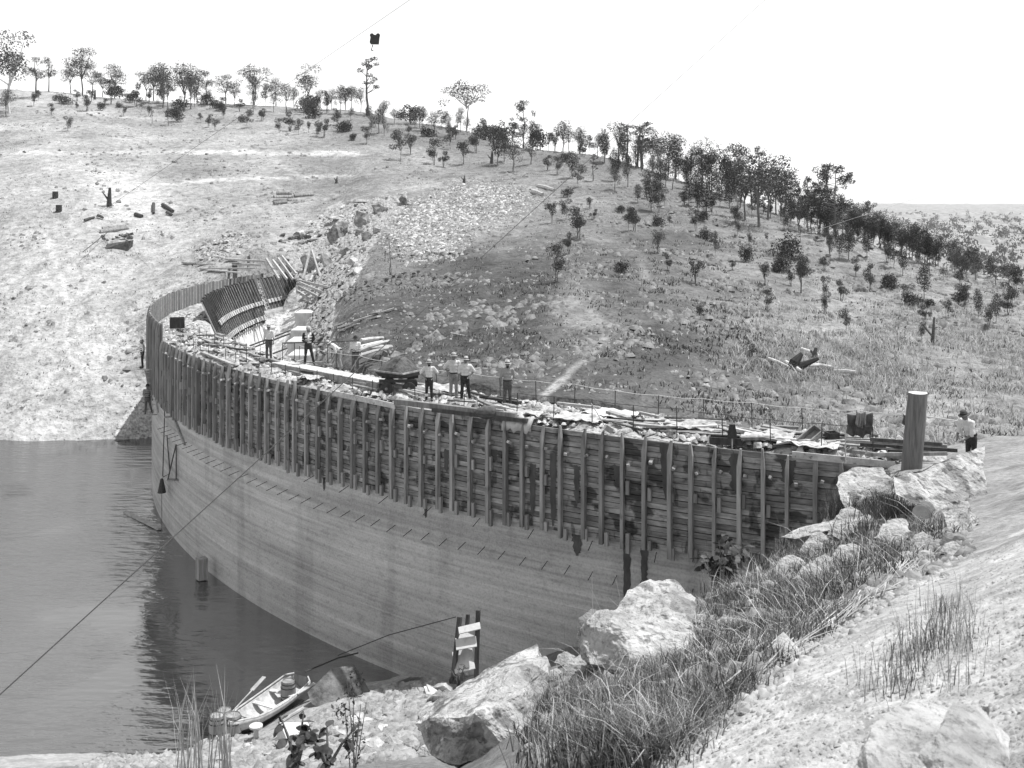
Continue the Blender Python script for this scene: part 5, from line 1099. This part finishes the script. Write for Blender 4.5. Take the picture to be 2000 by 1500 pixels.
# ---------------------------------------------------------------- cables
def cable(pts, r, m, label, sag=0.):
    a, b = pts; n = 40; one(MB().tube([a.lerp(b, i / n) - Vector((0, 0, sag * math.sin(math.pi * i / n))) for i in range(n + 1)], r, 5), 'cable', m, label, 'cable')
cable((P(-60, 1411, 24), P(1560, -60, 110)), .018, 'darkrope', 'dark cable slanting from the lower left across the dam and up to the sky')
cable((P(203, 410, 118), P(960, -110, 75)), .017, 'darkrope', 'dark cableway rope rising from the forked stump to the hanging skip')
cable((P(1500, 480, 60), P(2100, 288, 60)), .008, 'rope', 'pale thin wire over the far-right shoulder of the hill')
cable((P(162, 492, 104), P(212, 452, 110)), .04, 'darkrope', 'short dark stay rope at the pit on the left clearing')
kq = P(733, 92, 74); root = thing('cable_skip', 'dark skip with a hook hanging on the cableway against the sky', 'skip', kq)
mb = MB(); mb.box(P(733, 78, 74), (.62, .4, .62), Euler((0, .15, 0)).to_matrix(), .06); mb.build('carriage', 'iron', root)
for dx in (-6, 6): MB().lathe(P(733 + dx, 70, 74) + Vector((0, -.2, 0)), [(.001, -.05), (.15, -.05), (.15, .05), (.001, .05)], 12, Euler((1.57, 0, 0)).to_matrix()).build('sheave', 'iron', root)
MB().tube([P(728, 88, 74), P(725, 98, 74), P(729, 99, 74)], .05, 6).build('hook', 'iron', root)
one(MB().tube([P(760, 468, 84), P(766, 560, 70), P(778, 640, 60), P(793, 668, 55)], .035, 5), 'guy_rope', 'darkrope', 'dark guy rope hanging down in front of the central slope', 'rope')
one(MB().tube([P(1020, 655, 54), P(1000, 695, 51), P(985, 700, 50.5), P(960, 693, 51), P(930, 660, 54), P(880, 650, 54)], .025, 5), 'rope', 'rope', 'thin pale rope looping over the dark slope behind the lone man', 'rope')

r_ = thing('shovel', 'long-handled shovel held slanting by the man in the dark hat', 'shovel', PZ(683, 727, 10.5))
a_ = PZ(683, 727, 10.55); b_ = P(706, 688, a_.y - .25); MB().tube([a_, b_], .018, 6).build('handle', 'palewood', r_); MB().beam(a_, a_ + (a_ - b_).normalized() * .3, .22, .02).build('blade', 'iron', r_)
# ---------------------------------------------------------------- foreground boulders
def boulder(name, pts, label, m='boulder', cuts=3, disp=.09, seed=1, cat='boulder', group=None, k=1.):
    bm = bmesh.new(); P3 = [P(q[0], q[1], q[2] * k) for q in pts]; c = sum(P3, Vector()) / len(P3); c.z = min(p.z for p in P3); size = max((a - c).length for a in P3)
    for p in P3: bm.verts.new(p - c)
    res = bmesh.ops.convex_hull(bm, input=bm.verts); bmesh.ops.delete(bm, geom=[e for e in res['geom_interior'] if isinstance(e, bmesh.types.BMVert)], context='VERTS')
    bmesh.ops.subdivide_edges(bm, edges=bm.edges, cuts=cuts, use_grid_fill=True); bmesh.ops.triangulate(bm, faces=bm.faces)
    bmesh.ops.subdivide_edges(bm, edges=bm.edges, cuts=2, use_grid_fill=True); bm.normal_update()
    for v in bm.verts:
        q = v.co * (1.6 / size) + Vector((seed * 3.1, 0, 0)); h = mn.fractal(q, .75, 2.2, 6); st = mn.noise(Vector((q.x * 2, q.y * 2, q.z * 9))); v.co += v.normal * (h * disp + .3 * disp * st) * size
    me = bpy.data.meshes.new(name); bm.to_mesh(me); bm.free(); me.materials.append(M[m]); o = bpy.data.objects.new(name, me); o.location = c; link(o); return tag(o, label, cat, group)
boulder('boulder', [(1150, 1300, 11.4), (1240, 1318, 11), (1335, 1300, 11.3), (1350, 1240, 11.6), (1140, 1245, 12), (1165, 1222, 11.8), (1212, 1228, 11.5), (1222, 1168, 12.6), (1268, 1128, 13), (1322, 1130, 13.1), (1356, 1160, 12.8), (1300, 1188, 12.), (1160, 1265, 13), (1350, 1270, 13.5), (1250, 1290, 14)], 'large pale boulder with a white top, upper of the two biggest', k=0.9, seed=2, disp=.085, cuts=4)
boulder('boulder', [(804, 1412, 9), (846, 1472, 8.6), (900, 1490, 8.4), (1010, 1490, 8.3), (1024, 1440, 8.4), (1018, 1352, 8.7), (926, 1392, 8.35), (1072, 1335, 9.4), (1068, 1282, 9.9), (1048, 1258, 10.3), (905, 1330, 9.9), (828, 1384, 9.6), (1060, 1420, 10), (850, 1470, 10.2)], 'largest boulder, sloping white top and dark left face, at the bottom', seed=5, disp=.06, cuts=4)
boulder('boulder', [(1674, 1475, 4.5), (1690, 1410, 4.6), (1720, 1392, 4.7), (1790, 1372, 4.9), (1845, 1388, 4.8), (1835, 1440, 4.4), (1800, 1500, 4.2), (1700, 1530, 4.2), (1760, 1480, 5.2)], 'blurred pale boulder close to the camera at the bottom right', k=.62, seed=7, disp=.05)
boulder('boulder', [(1800, 1480, 4.1), (1830, 1420, 4.2), (1865, 1372, 4.5), (1930, 1360, 4.6), (1980, 1430, 4.5), (1960, 1530, 4.), (1850, 1540, 3.9), (1900, 1480, 5.2)], 'blurred white boulder at the extreme bottom right, leaning on its neighbour', k=.62, seed=9, disp=.05)
boulder('boulder', [(1498, 1298, 9.4), (1512, 1262, 9.6), (1530, 1233, 9.8), (1562, 1270, 9.6), (1556, 1292, 9.3), (1520, 1304, 9.2), (1535, 1290, 10)], 'upright fin of ribbed stone standing at the edge of the path', k=0.72, seed=11, disp=.06)
boulder('boulder', [(1742, 927, 25), (1790, 912, 25.5), (1850, 893, 26), (1925, 868, 27), (1930, 985, 25), (1830, 1010, 24.2), (1750, 965, 24.4), (1860, 960, 27), (1760, 950, 27)], 'big slab with a slanting white top in front of the thick post', k=0.77, seed=13, disp=.05)
boulder('boulder', [(1636, 930, 27), (1665, 915, 27.4), (1720, 918, 27.2), (1745, 938, 26.6), (1740, 1000, 25.8), (1660, 1010, 25.6), (1640, 975, 26), (1700, 960, 28)], 'dark-fronted rock with a thin pale top, left of the slanting slab', k=0.82, seed=15, disp=.07)
boulder('slab', [(1525, 1048, 21.8), (1560, 1030, 22.4), (1640, 1012, 22.8), (1700, 1003, 22.6), (1705, 1015, 21.8), (1640, 1030, 21.4), (1555, 1052, 21.3), (1600, 1056, 22)], 'long thin pale slab lying like a ledge over the grass below the forms', k=0.89, seed=17, disp=.04, cat='rock')
boulder('boulder', [(1842, 1000, 20), (1890, 980, 20), (1920, 1020, 20), (1900, 1060, 19), (1846, 1046, 19), (1870, 1030, 21)], 'pale rock at the right edge beside the sawn log', k=0.7, seed=19, disp=.08)
boulder('boulder', [(1705, 1050, 19), (1722, 1022, 19.5), (1768, 1014, 19.6), (1780, 1042, 18.8), (1750, 1066, 18.6), (1740, 1050, 20)], 'rough pale rock left of the sawn log', k=.76, seed=21, disp=.1)
boulder('boulder', [(1128, 1250, 13.2), (1130, 1205, 13.5), (1155, 1190, 13.6), (1195, 1200, 13.5), (1190, 1250, 13), (1160, 1260, 14)], 'small dark boulder tucked behind the upper big boulder', 'darkstone', seed=23, disp=.08)
boulder('boulder', [(600, 1352, 36.2), (645, 1305, 36.6), (692, 1299, 36.8), (735, 1368, 36.2), (700, 1392, 35.6), (655, 1398, 35.4), (610, 1375, 35.8), (680, 1370, 38)], 'dark pyramid-shaped rock at the water edge beyond the boat', 'darkstone', seed=25, disp=.02)
boulder('slab', [(758, 1338, 37.6), (800, 1322, 38.2), (868, 1326, 38), (860, 1345, 37.4), (780, 1352, 37.2), (820, 1350, 38.6)], 'flat grey slab at the foot of the dam', 'darkstone', seed=27, disp=.02, cat='rock')
boulder('boulder', [(745, 1400, 34.5), (760, 1365, 34.8), (800, 1355, 34.9), (835, 1375, 34.6), (830, 1405, 34.2), (780, 1412, 34), (790, 1395, 35.6)], 'rounded white rock on the shore, left of the largest boulder', seed=29, disp=.07)
SMALL = [(1440, 1150, 40, 13), (1475, 1185, 50, 12.4), (1420, 1215, 36, 12), (1330, 1330, 30, 10), (1560, 1175, 44, 12.2), (1680, 1130, 44, 12.6), (1590, 1075, 60, 15), (1660, 1010, 60, 18), (1740, 1110, 40, 13), (1810, 1090, 50, 14), (1345, 1180, 46, 13), (1370, 1210, 36, 12.5), (1300, 1310, 40, 10.5), (1180, 1400, 30, 9), (1775, 1090, 46, 13.5), (1702, 1103, 48, 13.2), (1712, 1160, 30, 11.5), (1845, 1124, 24, 11.6), (1545, 1108, 70, 13.5), (1585, 1122, 60, 13.2), (1610, 1100, 50, 14), (1622, 1152, 40, 12.4), (1560, 1140, 42, 12.8), (1500, 1150, 50, 12.6), (1470, 1165, 45, 12.4), (1660, 1085, 70, 14.5), (1450, 1160, 40, 12.8), (1382, 1240, 26, 11.), (1080, 1262, 36, 12.6), (1105, 1290, 46, 12.2), (1130, 1300, 60, 12.), (1490, 1130, 34, 13.4), (1640, 1125, 36, 13), (1085, 1318, 40, 11.6), (1035, 1462, 34, 8.3), (838, 1468, 50, 8.6), (1600, 1060, 60, 17), (1650, 1040, 70, 18), (1750, 1060, 50, 16.5), (1800, 1055, 44, 16.8), (1860, 1075, 50, 15.6), (1520, 1215, 24, 10.6)]
for i, (x_, y_, w_, Y) in enumerate(SMALL):
    q = hitn(x_, y_ + 8); s = w_ / F * q.y; ob = boulder('stone', [((x_ - w_ * .5), y_ + 4, q.y - s * .1), (x_ - w_ * .3, y_ - w_ * .25, q.y + s * .1), (x_ + w_ * .05, y_ - w_ * .36, q.y + s * .2), (x_ + w_ * .35, y_ - w_ * .2, q.y), (x_ + w_ * .5, y_ + 2, q.y - s * .1), (x_, y_ + w_ * .22, q.y - s * .3), (x_ + w_ * .2, y_ + w_ * .1, q.y + s * .5)], f'pale stone on the bank between the grass and the path, {ordw(i)} of the loose ones', cuts=1, disp=.08, seed=40 + i, cat='stone', group='loose pale stones along the bank')
# shore rubble
SH = [(360, 1500), (400, 1445), (470, 1440), (560, 1450), (620, 1400), (700, 1370), (760, 1345), (850, 1330), (880, 1345), (820, 1400), (800, 1500)]
stone_field('shore_rubble', in_img(2500, SH, znear, 51, 20, 45), .1, .55, 'stone', 21)
for i, q in enumerate(in_img(44, SH, znear, 52, 20, 45)): stone(q, rnd(.45, .95), 'stone', 'whitish block on the rubble shore by the boat', 'blocks of the rubble shore')
stone_field('shore_rubble', in_img(900, [(150, 1500), (250, 1462), (400, 1448), (400, 1500)], znear, 53, 20, 45), .08, .35, 'stone', 22)
stone_field('path_clods', in_img(2600, [(1290, 1500), (1500, 1330), (1700, 1190), (1900, 1085), (2050, 1050), (2050, 1500)], znear, 57, 2, 30), .006, .03, 'clod', 27)
stone_field('path_edge_stones', in_img(700, [(1270, 1500), (1480, 1310), (1690, 1175), (1880, 1060), (1900, 1085), (1710, 1205), (1520, 1345), (1330, 1500)], znear, 58, 2, 30), .02, .09, 'clod', 28)
stone_field('bank_fragments', in_img(2600, [(1080, 1330), (1400, 1150), (1560, 1060), (1700, 960), (1900, 950), (1900, 1080), (1650, 1200), (1400, 1380), (1200, 1500), (1050, 1500)], znear, 55, 3, 32), .03, .2, 'greystone', 24)
FBK = [(-50, 862), (230, 862), (296, 830), (296, 760), (250, 800), (-50, 820)]
stone_field('bank_rubble', in_img(1200, [(225, 862), (296, 862), (296, 775), (262, 790)], zh, 56), .15, .55, 'stone', 25)
# sawn log end-on, ladder frame, boat, barrels
a = P(1800, 1003, 18.3); b = P(1822, 985, 20.); root = thing('sawn_log', 'short sawn log lying end-on among the pale rocks at the right', 'log', a - Vector((0, 0, .17)))
MB().tube([a, b], .165, 16, cap=False).build('bark', 'bark', root); MB().tube([a - (b - a).normalized() * .01, a + (b - a).normalized() * .02], .16, 16).build('sawn_face', 'palewood', root)
lf = thing('ladder', 'broken ladder with dark rails and white boards standing in front of the dam foot', 'ladder', P(900, 1330, 33))
MB().beam(P(884, 1335, 32.4), P(898, 1205, 32.9), .12, .16).build('rail', 'darkwood', lf); MB().beam(P(930, 1330, 32.4), P(934, 1192, 32.9), .14, .16).build('rail', 'darkwood', lf); MB().beam(P(903, 1330, 32.9), P(914, 1200, 33.3), .1, .12).build('rail', 'darkwood', lf)
for (pa, pb_, h_) in (((896, 1232), (938, 1222), .22), ((890, 1255), (930, 1248), .5), ((886, 1295), (925, 1285), .7)): MB().beam(P(*pa, 32.6), P(*pb_, 32.6), .05, h_, (0, 1, .9)).build('board', 'fresh', lf)
# boat
s0 = PZ(448, 1432, .3); s1 = PZ(588, 1338, .3); dv = (s1 - s0); LEN = dv.length; dv.normalize(); sd = Vector((-dv.y, dv.x, 0))
bt = thing('rowing_boat', 'small open wooden rowing boat drawn up at the rubble shore, oars laid across', 'boat', (s0 + s1) / 2 - Vector((0, 0, .3)))
def hullpt(t, a, inner=0.):
    wd = (.62 - inner) * (math.sin(math.pi * min(1, t * .62 + .1)) ** .55 if t < .98 else .5) * (1 if t > .02 else .25); wd *= min(1, .25 + t * 3.2); dep = .42 - inner
    return s0 + dv * (LEN * t) + sd * (wd * math.sin(a)) + Vector((0, 0, .22 + .14 * (2 * t - 1) ** 2 - dep * math.cos(a) ** 1 * 1.0))
g = [[hullpt(t, a) for a in np.linspace(-math.pi / 2, math.pi / 2, 13)] for t in np.linspace(0, 1, 19)]
ob = MB().grid(g).build('hull', 'palewood', bt, smooth=True); ob.modifiers.new('t', 'SOLIDIFY').thickness = .03
for sg in (-1, 1): MB().tube([hullpt(t, sg * math.pi / 2) + Vector((0, 0, .02)) for t in np.linspace(0, 1, 19)], .03, 6).build('gunwale', 'palewood', bt)
for t in (.25, .5, .74): MB().beam(hullpt(t, -1.45) - Vector((0, 0, .08)), hullpt(t, 1.45) - Vector((0, 0, .08)), .2, .035).build('thwart', 'palewood', bt)
mb = MB(); mb.add([hullpt(1, a) for a in np.linspace(-math.pi / 2, math.pi / 2, 9)] + [hullpt(1, a) - dv * .03 for a in np.linspace(-math.pi / 2, math.pi / 2, 9)], [tuple(range(9)), tuple(range(9, 18))[::-1]]); mb.build('transom', 'timber', bt)
def oar(a, b, label):
    r = thing('oar', label, 'oar', a); d = (b - a).normalized(); MB().tube([a, b], .026, 6).build('shaft', 'palewood', r); MB().beam(b - d * .1, b + d * .65, .16, .03, (0, 0, 1)).build('blade', 'palewood', r)
oar(P(470, 1420, 35), P(585, 1352, 36.6), 'pale oar laid along the near side of the boat'); oar(P(440, 1405, 35.6), P(495, 1345, 37), 'pale oar with raised blade on the far side of the boat')
def barrel(c, r, h, label, group=None, tilt=0.):
    rt_ = Euler((tilt, 0, 0)).to_matrix(); b_ = thing('barrel', label, 'barrel', c, group); pr = [(.001, 0), (r * .82, 0), (r, h * .35), (r, h * .65), (r * .82, h), (r * .78, h), (r * .76, h - .03), (.001, h - .03)]
    MB().lathe(c, pr, 18, rt_).build('staves', 'timber', b_, smooth=False)
    for z in (.12, .3, .7, .88): MB().lathe(c, [(r * (.87 + .15 * math.sin(math.pi * z)) + .003, h * z - .02), (r * (.87 + .15 * math.sin(math.pi * z)) + .012, h * z), (r * (.87 + .15 * math.sin(math.pi * z)) + .003, h * z + .02)], 18, rt_).build('hoop', 'iron', b_)
barrel(P(455, 1444, 34.6), .3, .85, 'wooden barrel nearest the camera, in the cluster at the left of the boat', 'barrels on the shore'); barrel(P(424, 1442, 35), .28, .8, 'leftmost wooden barrel of the cluster by the boat', 'barrels on the shore'); barrel(P(438, 1430, 35.6), .28, .8, 'wooden barrel at the back of the cluster by the boat', 'barrels on the shore'); barrel(P(481, 1440, 35.3), .24, .6, 'small barrel squeezed between the cluster and the boat', 'barrels on the shore')
barrel(P(563, 1368, 36.9), .27, .72, 'barrel standing inside the boat near its stern')
sp = thing('rope_spool', 'pale flanged spool standing on the rubble in front of the boat', 'spool', P(500, 1450, 33.6)); MB().lathe(P(500, 1450, 33.6), [(.001, 0), (.13, 0), (.09, .06), (.08, .45), (.22, .5), (.22, .56), (.001, .56)], 14).build('core', 'fresh', sp)
one(MB().box(P(575, 1448, 32.6), (.9, .8, .7), Euler((.1, .15, .5)).to_matrix(), .06), 'stone_block', 'fresh', 'square pale block on the shore behind the dark leaves', 'block')
one(MB().tube([P(545, 1412, 33), P(592, 1383, 34)], .06, 7), 'pole', 'palewood', 'pale pole propped on the square block at the shore', 'pole')
one(MB().tube([P(596, 1312, 37.5), P(660, 1285, 38.5), P(700, 1275, 38.6)], .03, 5), 'mooring_rope', 'darkrope', 'dark rope from the water to the foot of the dam', 'rope')
one(MB().tube([P(660, 1280, 38.5), P(760, 1240, 38), P(890, 1205, 34)], .018, 5), 'line', 'darkrope', 'thin line from the dam foot to the broken ladder', 'rope')
one(MB().tube([P(850, 1352, 35), P(842, 1330, 35)], .06, 7), 'stake', 'palewood', 'short white stake on the rubble at the dam foot', 'stake')
# ---------------------------------------------------------------- plants near the camera
def gp(n, poly, seed, y0=2, y1=32, c=.0):
    q = in_img(n, poly, znear, seed, y0, y1); return q[fbm(q[:, 0], q[:, 1], .9, 3) + .5 * fbm(q[:, 0] + 9, q[:, 1], 3., 2) > c]
GR = [(1030, 1500), (1090, 1320), (1180, 1310), (1260, 1300), (1350, 1300), (1370, 1180), (1500, 1140), (1640, 1150), (1700, 1170), (1620, 1240), (1500, 1320), (1400, 1400), (1290, 1500)]
blades('bank_grass', gp(2300, GR, 61), .03, .2, .0022, 6, 'nearstraw', .07, 1.5)
blades('bank_weeds', gp(3600, GR, 62, c=-.02), .03, .16, .0042, 7, 'weed', .07, 1.6)
GR2 = [(1380, 1150), (1480, 1090), (1560, 1050), (1650, 960), (1760, 950), (1860, 960), (1890, 1060), (1800, 1100), (1700, 1150), (1600, 1200), (1450, 1200)]
blades('bank_grass', gp(1500, GR2, 63), .06, .26, .004, 6, 'nearstraw', .1, 1.5)
blades('bank_weeds', gp(2300, GR2, 64), .05, .22, .006, 7, 'weed', .12, 1.4)
GR3 = [(1600, 1040), (1650, 930), (1745, 940), (1760, 1010), (1700, 1060)]
blades('rough_scrub', gp(900, GR3, 65, 14, 32), .1, .4, .009, 7, 'weed', .15, .8)
GR4 = [(1740, 1400), (1760, 1300), (1830, 1200), (1900, 1180), (1900, 1400)]
blades('path_side_grass', gp(90, GR4, 66, 2, 20), .05, .24, .0014, 7, 'nearstraw', .08, .7); blades('path_side_weeds', gp(110, GR4, 67, 2, 20), .03, .14, .002, 7, 'weed', .07, .8)
LIP = [(1060, 1300), (1100, 1280), (1380, 1165), (1500, 1100), (1620, 1010), (1640, 1040), (1420, 1180), (1100, 1330)]
blades('lip_straws', gp(110, LIP, 68, 4, 30), .3, .9, .003, 2, 'nearstraw', .1, .35)
blades('lip_straws', gp(70, [(930, 1330), (1060, 1270), (1200, 1280), (1200, 1310), (1000, 1350)], 69, 4, 30), .5, 1.3, .003, 3, 'straw', .1, .3)
STR = [(1040, 1480), (1090, 1330), (1370, 1200), (1500, 1140), (1640, 1060), (1860, 1000), (1860, 1080), (1640, 1220), (1400, 1390), (1290, 1480)]
q = in_img(520, STR, znear, 91, 2, 32); rq = np.random.RandomState(4); n = len(q); an = rq.uniform(0, 6.28, n); ln = rq.uniform(.2, .9, n) * np.clip(q[:, 1] / 12, .5, 1.4); d = np.c_[np.cos(an) * ln, np.sin(an) * ln, rq.uniform(.05, .55, n) * ln]
wv_ = np.c_[-np.sin(an), np.cos(an), 0 * an] * (.0016 + .00012 * q[:, 1])[:, None]; m_ = q + d * .55 + np.c_[0 * an, 0 * an, .12 * ln]
V = np.stack([q + wv_, q - wv_, m_ + wv_, m_ - wv_, q + d], 1).reshape(-1, 3); k = np.arange(n) * 5
tag(np_mesh('long_stalks', V, np.concatenate([np.c_[k, k + 1, k + 3], np.c_[k, k + 3, k + 2], np.c_[k + 2, k + 3, k + 4]]), 'nearstraw', smooth=False), kind='stuff')
# flattened straws lying along the path edge
rsx = np.random.RandomState(12); q = gp(520, [(1290, 1440), (1500, 1320), (1640, 1225), (1800, 1120), (1860, 1060), (1700, 1110), (1560, 1210), (1480, 1300), (1330, 1400)], 70); n = len(q)
an = np.radians(rsx.normal(62, 16, n)); ln = rsx.uniform(.2, .8, n); d = np.c_[np.cos(an) * ln, np.sin(an) * ln, np.zeros(n)]; wv_ = np.c_[-np.sin(an), np.cos(an), np.zeros(n)] * rsx.uniform(.0025, .005, n)[:, None]
A = q - d / 2; B_ = q + d / 2; A[:, 2] = znear(A[:, 0], A[:, 1]) + .03; B_[:, 2] = znear(B_[:, 0], B_[:, 1]) + rsx.uniform(.03, .14, n); up_ = np.array([0, 0, .004])
V = np.stack([A + wv_, A - wv_, B_ - wv_, B_ + wv_, A + wv_ + up_, B_ + up_], 1).reshape(-1, 3); k = np.arange(n) * 6
tag(np_mesh('fallen_straws', V, np.concatenate([np.c_[k, k + 1, k + 2], np.c_[k, k + 2, k + 3], np.c_[k, k + 5, k + 4]]), 'nearstraw', smooth=False), kind='stuff')
# tall reeds at the water, out of focus
for (x_, n_, Y) in ((372, 26, 9.5), (400, 16, 9.8), (440, 22, 9.6), (350, 8, 9.)):
    pts_ = [tuple(P(x_ + rnd(-12, 12), 1520, Y + rnd(-.3, .3))) for _ in range(n_)]
    blades('reed_clump', np.array(pts_), .55, 1.05, .006, 1, 'straw', .01, .3)
# leafy shrubs
lm = MB(); lm.grid([[Vector((.0, 0, 0)), Vector((.0, 0, 0))], [Vector((-.22, .25, .03)), Vector((.22, .25, .03))], [Vector((-.3, .55, .0)), Vector((.3, .55, .0))], [Vector((-.18, .85, -.08)), Vector((.18, .85, -.08))], [Vector((0, 1, -.15)), Vector((0, 1, -.15))]])
LEAF = bpy.data.meshes.new('leaf'); LEAF.from_pydata([tuple(v) for v in lm.v], [], lm.f); LEAF.materials.append(mat('glossy_leaf', .015, .06, 2, rand=.6, bump=0, rough=.55, spec=.2))
def shrub(base, h, spread, nl, ls, label, stems=5):
    r = thing('leafy_shrub', label, 'shrub', base); base = Vector(base)
    for s in range(stems):
        a = 6.28 * s / stems + rnd(-.4, .4); tip = base + Vector((math.cos(a) * spread * rnd(.3, 1), math.sin(a) * spread * rnd(.3, 1), h * rnd(.6, 1))); MB().tube([base, base.lerp(tip, .5) + Vector((0, 0, h * .08)), tip], [.012, .009, .004], 5).build('stem', 'bark', r)
        for k in range(nl // stems):
            t = rnd(.25, 1.05); o = bpy.data.objects.new('leaf', LEAF); o.location = base.lerp(tip, t) - base; o.rotation_euler = (rnd(-.9, .5), rnd(-.7, .7), rnd(0, 6.28)); q_ = ls * rnd(.6, 1.2); o.scale = (q_, q_, q_); link(o, r)
    return r
b0 = P(1415, 1165, 15.4); shrub(b0, .95, .42, 170, .17, 'dark glossy-leaved shrub standing against the forms at the bank edge', 7)
b0 = P(1400, 1150, 15.8); shrub(b0, .7, .35, 50, .17, 'second dark leafy clump just behind the glossy shrub', 5)
shrub(P(895, 1345, 11.5), .3, .18, 26, .075, 'small leafy plant between the broken ladder and the largest boulder', 4)
shrub(P(580, 1500, 6.2), .3, .18, 38, .08, 'dark broad-leaved plant, out of focus, left of the spiky one at the bottom', 4)
shrub(P(640, 1500, 6.3), .27, .18, 38, .08, 'dark broad-leaved plant, out of focus, right one of the bottom pair', 4)
r_ = thing('spiky_plant', 'narrow-leaved upright weed, out of focus, in front of the pyramid-shaped rock', 'plant', P(690, 1500, 6.5))
mb = MB()
for s in range(5):
    b_ = P(690 + rnd(-14, 14), 1500, 6.5); tp = b_ + Vector((rnd(-.08, .08), 0, rnd(.3, .58)))
    mb.tube([b_, tp], [.004, .002], 4)
mb.build('stem', 'bark', r_)
V, Fq = leafcloud([(tuple(P(690 + rnd(-26, 26), 1470 - 28 * i, 6.5)), (.06, .05, .07)) for i in range(6)], 200, .016, 5); np_mesh('foliage', V - np.array(wloc(r_)), Fq, 'leaf', smooth=False, parent=r_)
# ---------------------------------------------------------------- air
hz = bpy.data.materials.new('valley_haze'); hz.use_nodes = True; t = hz.node_tree; t.nodes.remove(t.nodes['Principled BSDF']); pv = t.nodes.new('ShaderNodeVolumePrincipled'); pv.inputs['Color'].default_value = (1, 1, 1, 1); pv.inputs['Density'].default_value = .00018; pv.inputs['Anisotropy'].default_value = .2; t.links.new(pv.outputs[0], t.nodes['Material Output'].inputs['Volume'])
M['haze'] = hz
mb = MB(); mb.box((1500, 1790, 12), (9000, 3800, 180)); o = mb.build('haze', 'haze'); tag(o, kind='stuff')

# things that look alike: the place tells them apart
same = defaultdict(list)
for o in bpy.data.objects:
    if o.parent is None and o.get('label'): same[o['label']].append(o)
for lb, L in same.items():
    if len(L) > 1 and len(lb.split()) < 13:
        L.sort(key=lambda o: o.location.x / max(o.location.y, .1))
        for i, o in enumerate(L): o['label'] = f"{lb}, {ordw(i)} from the left"
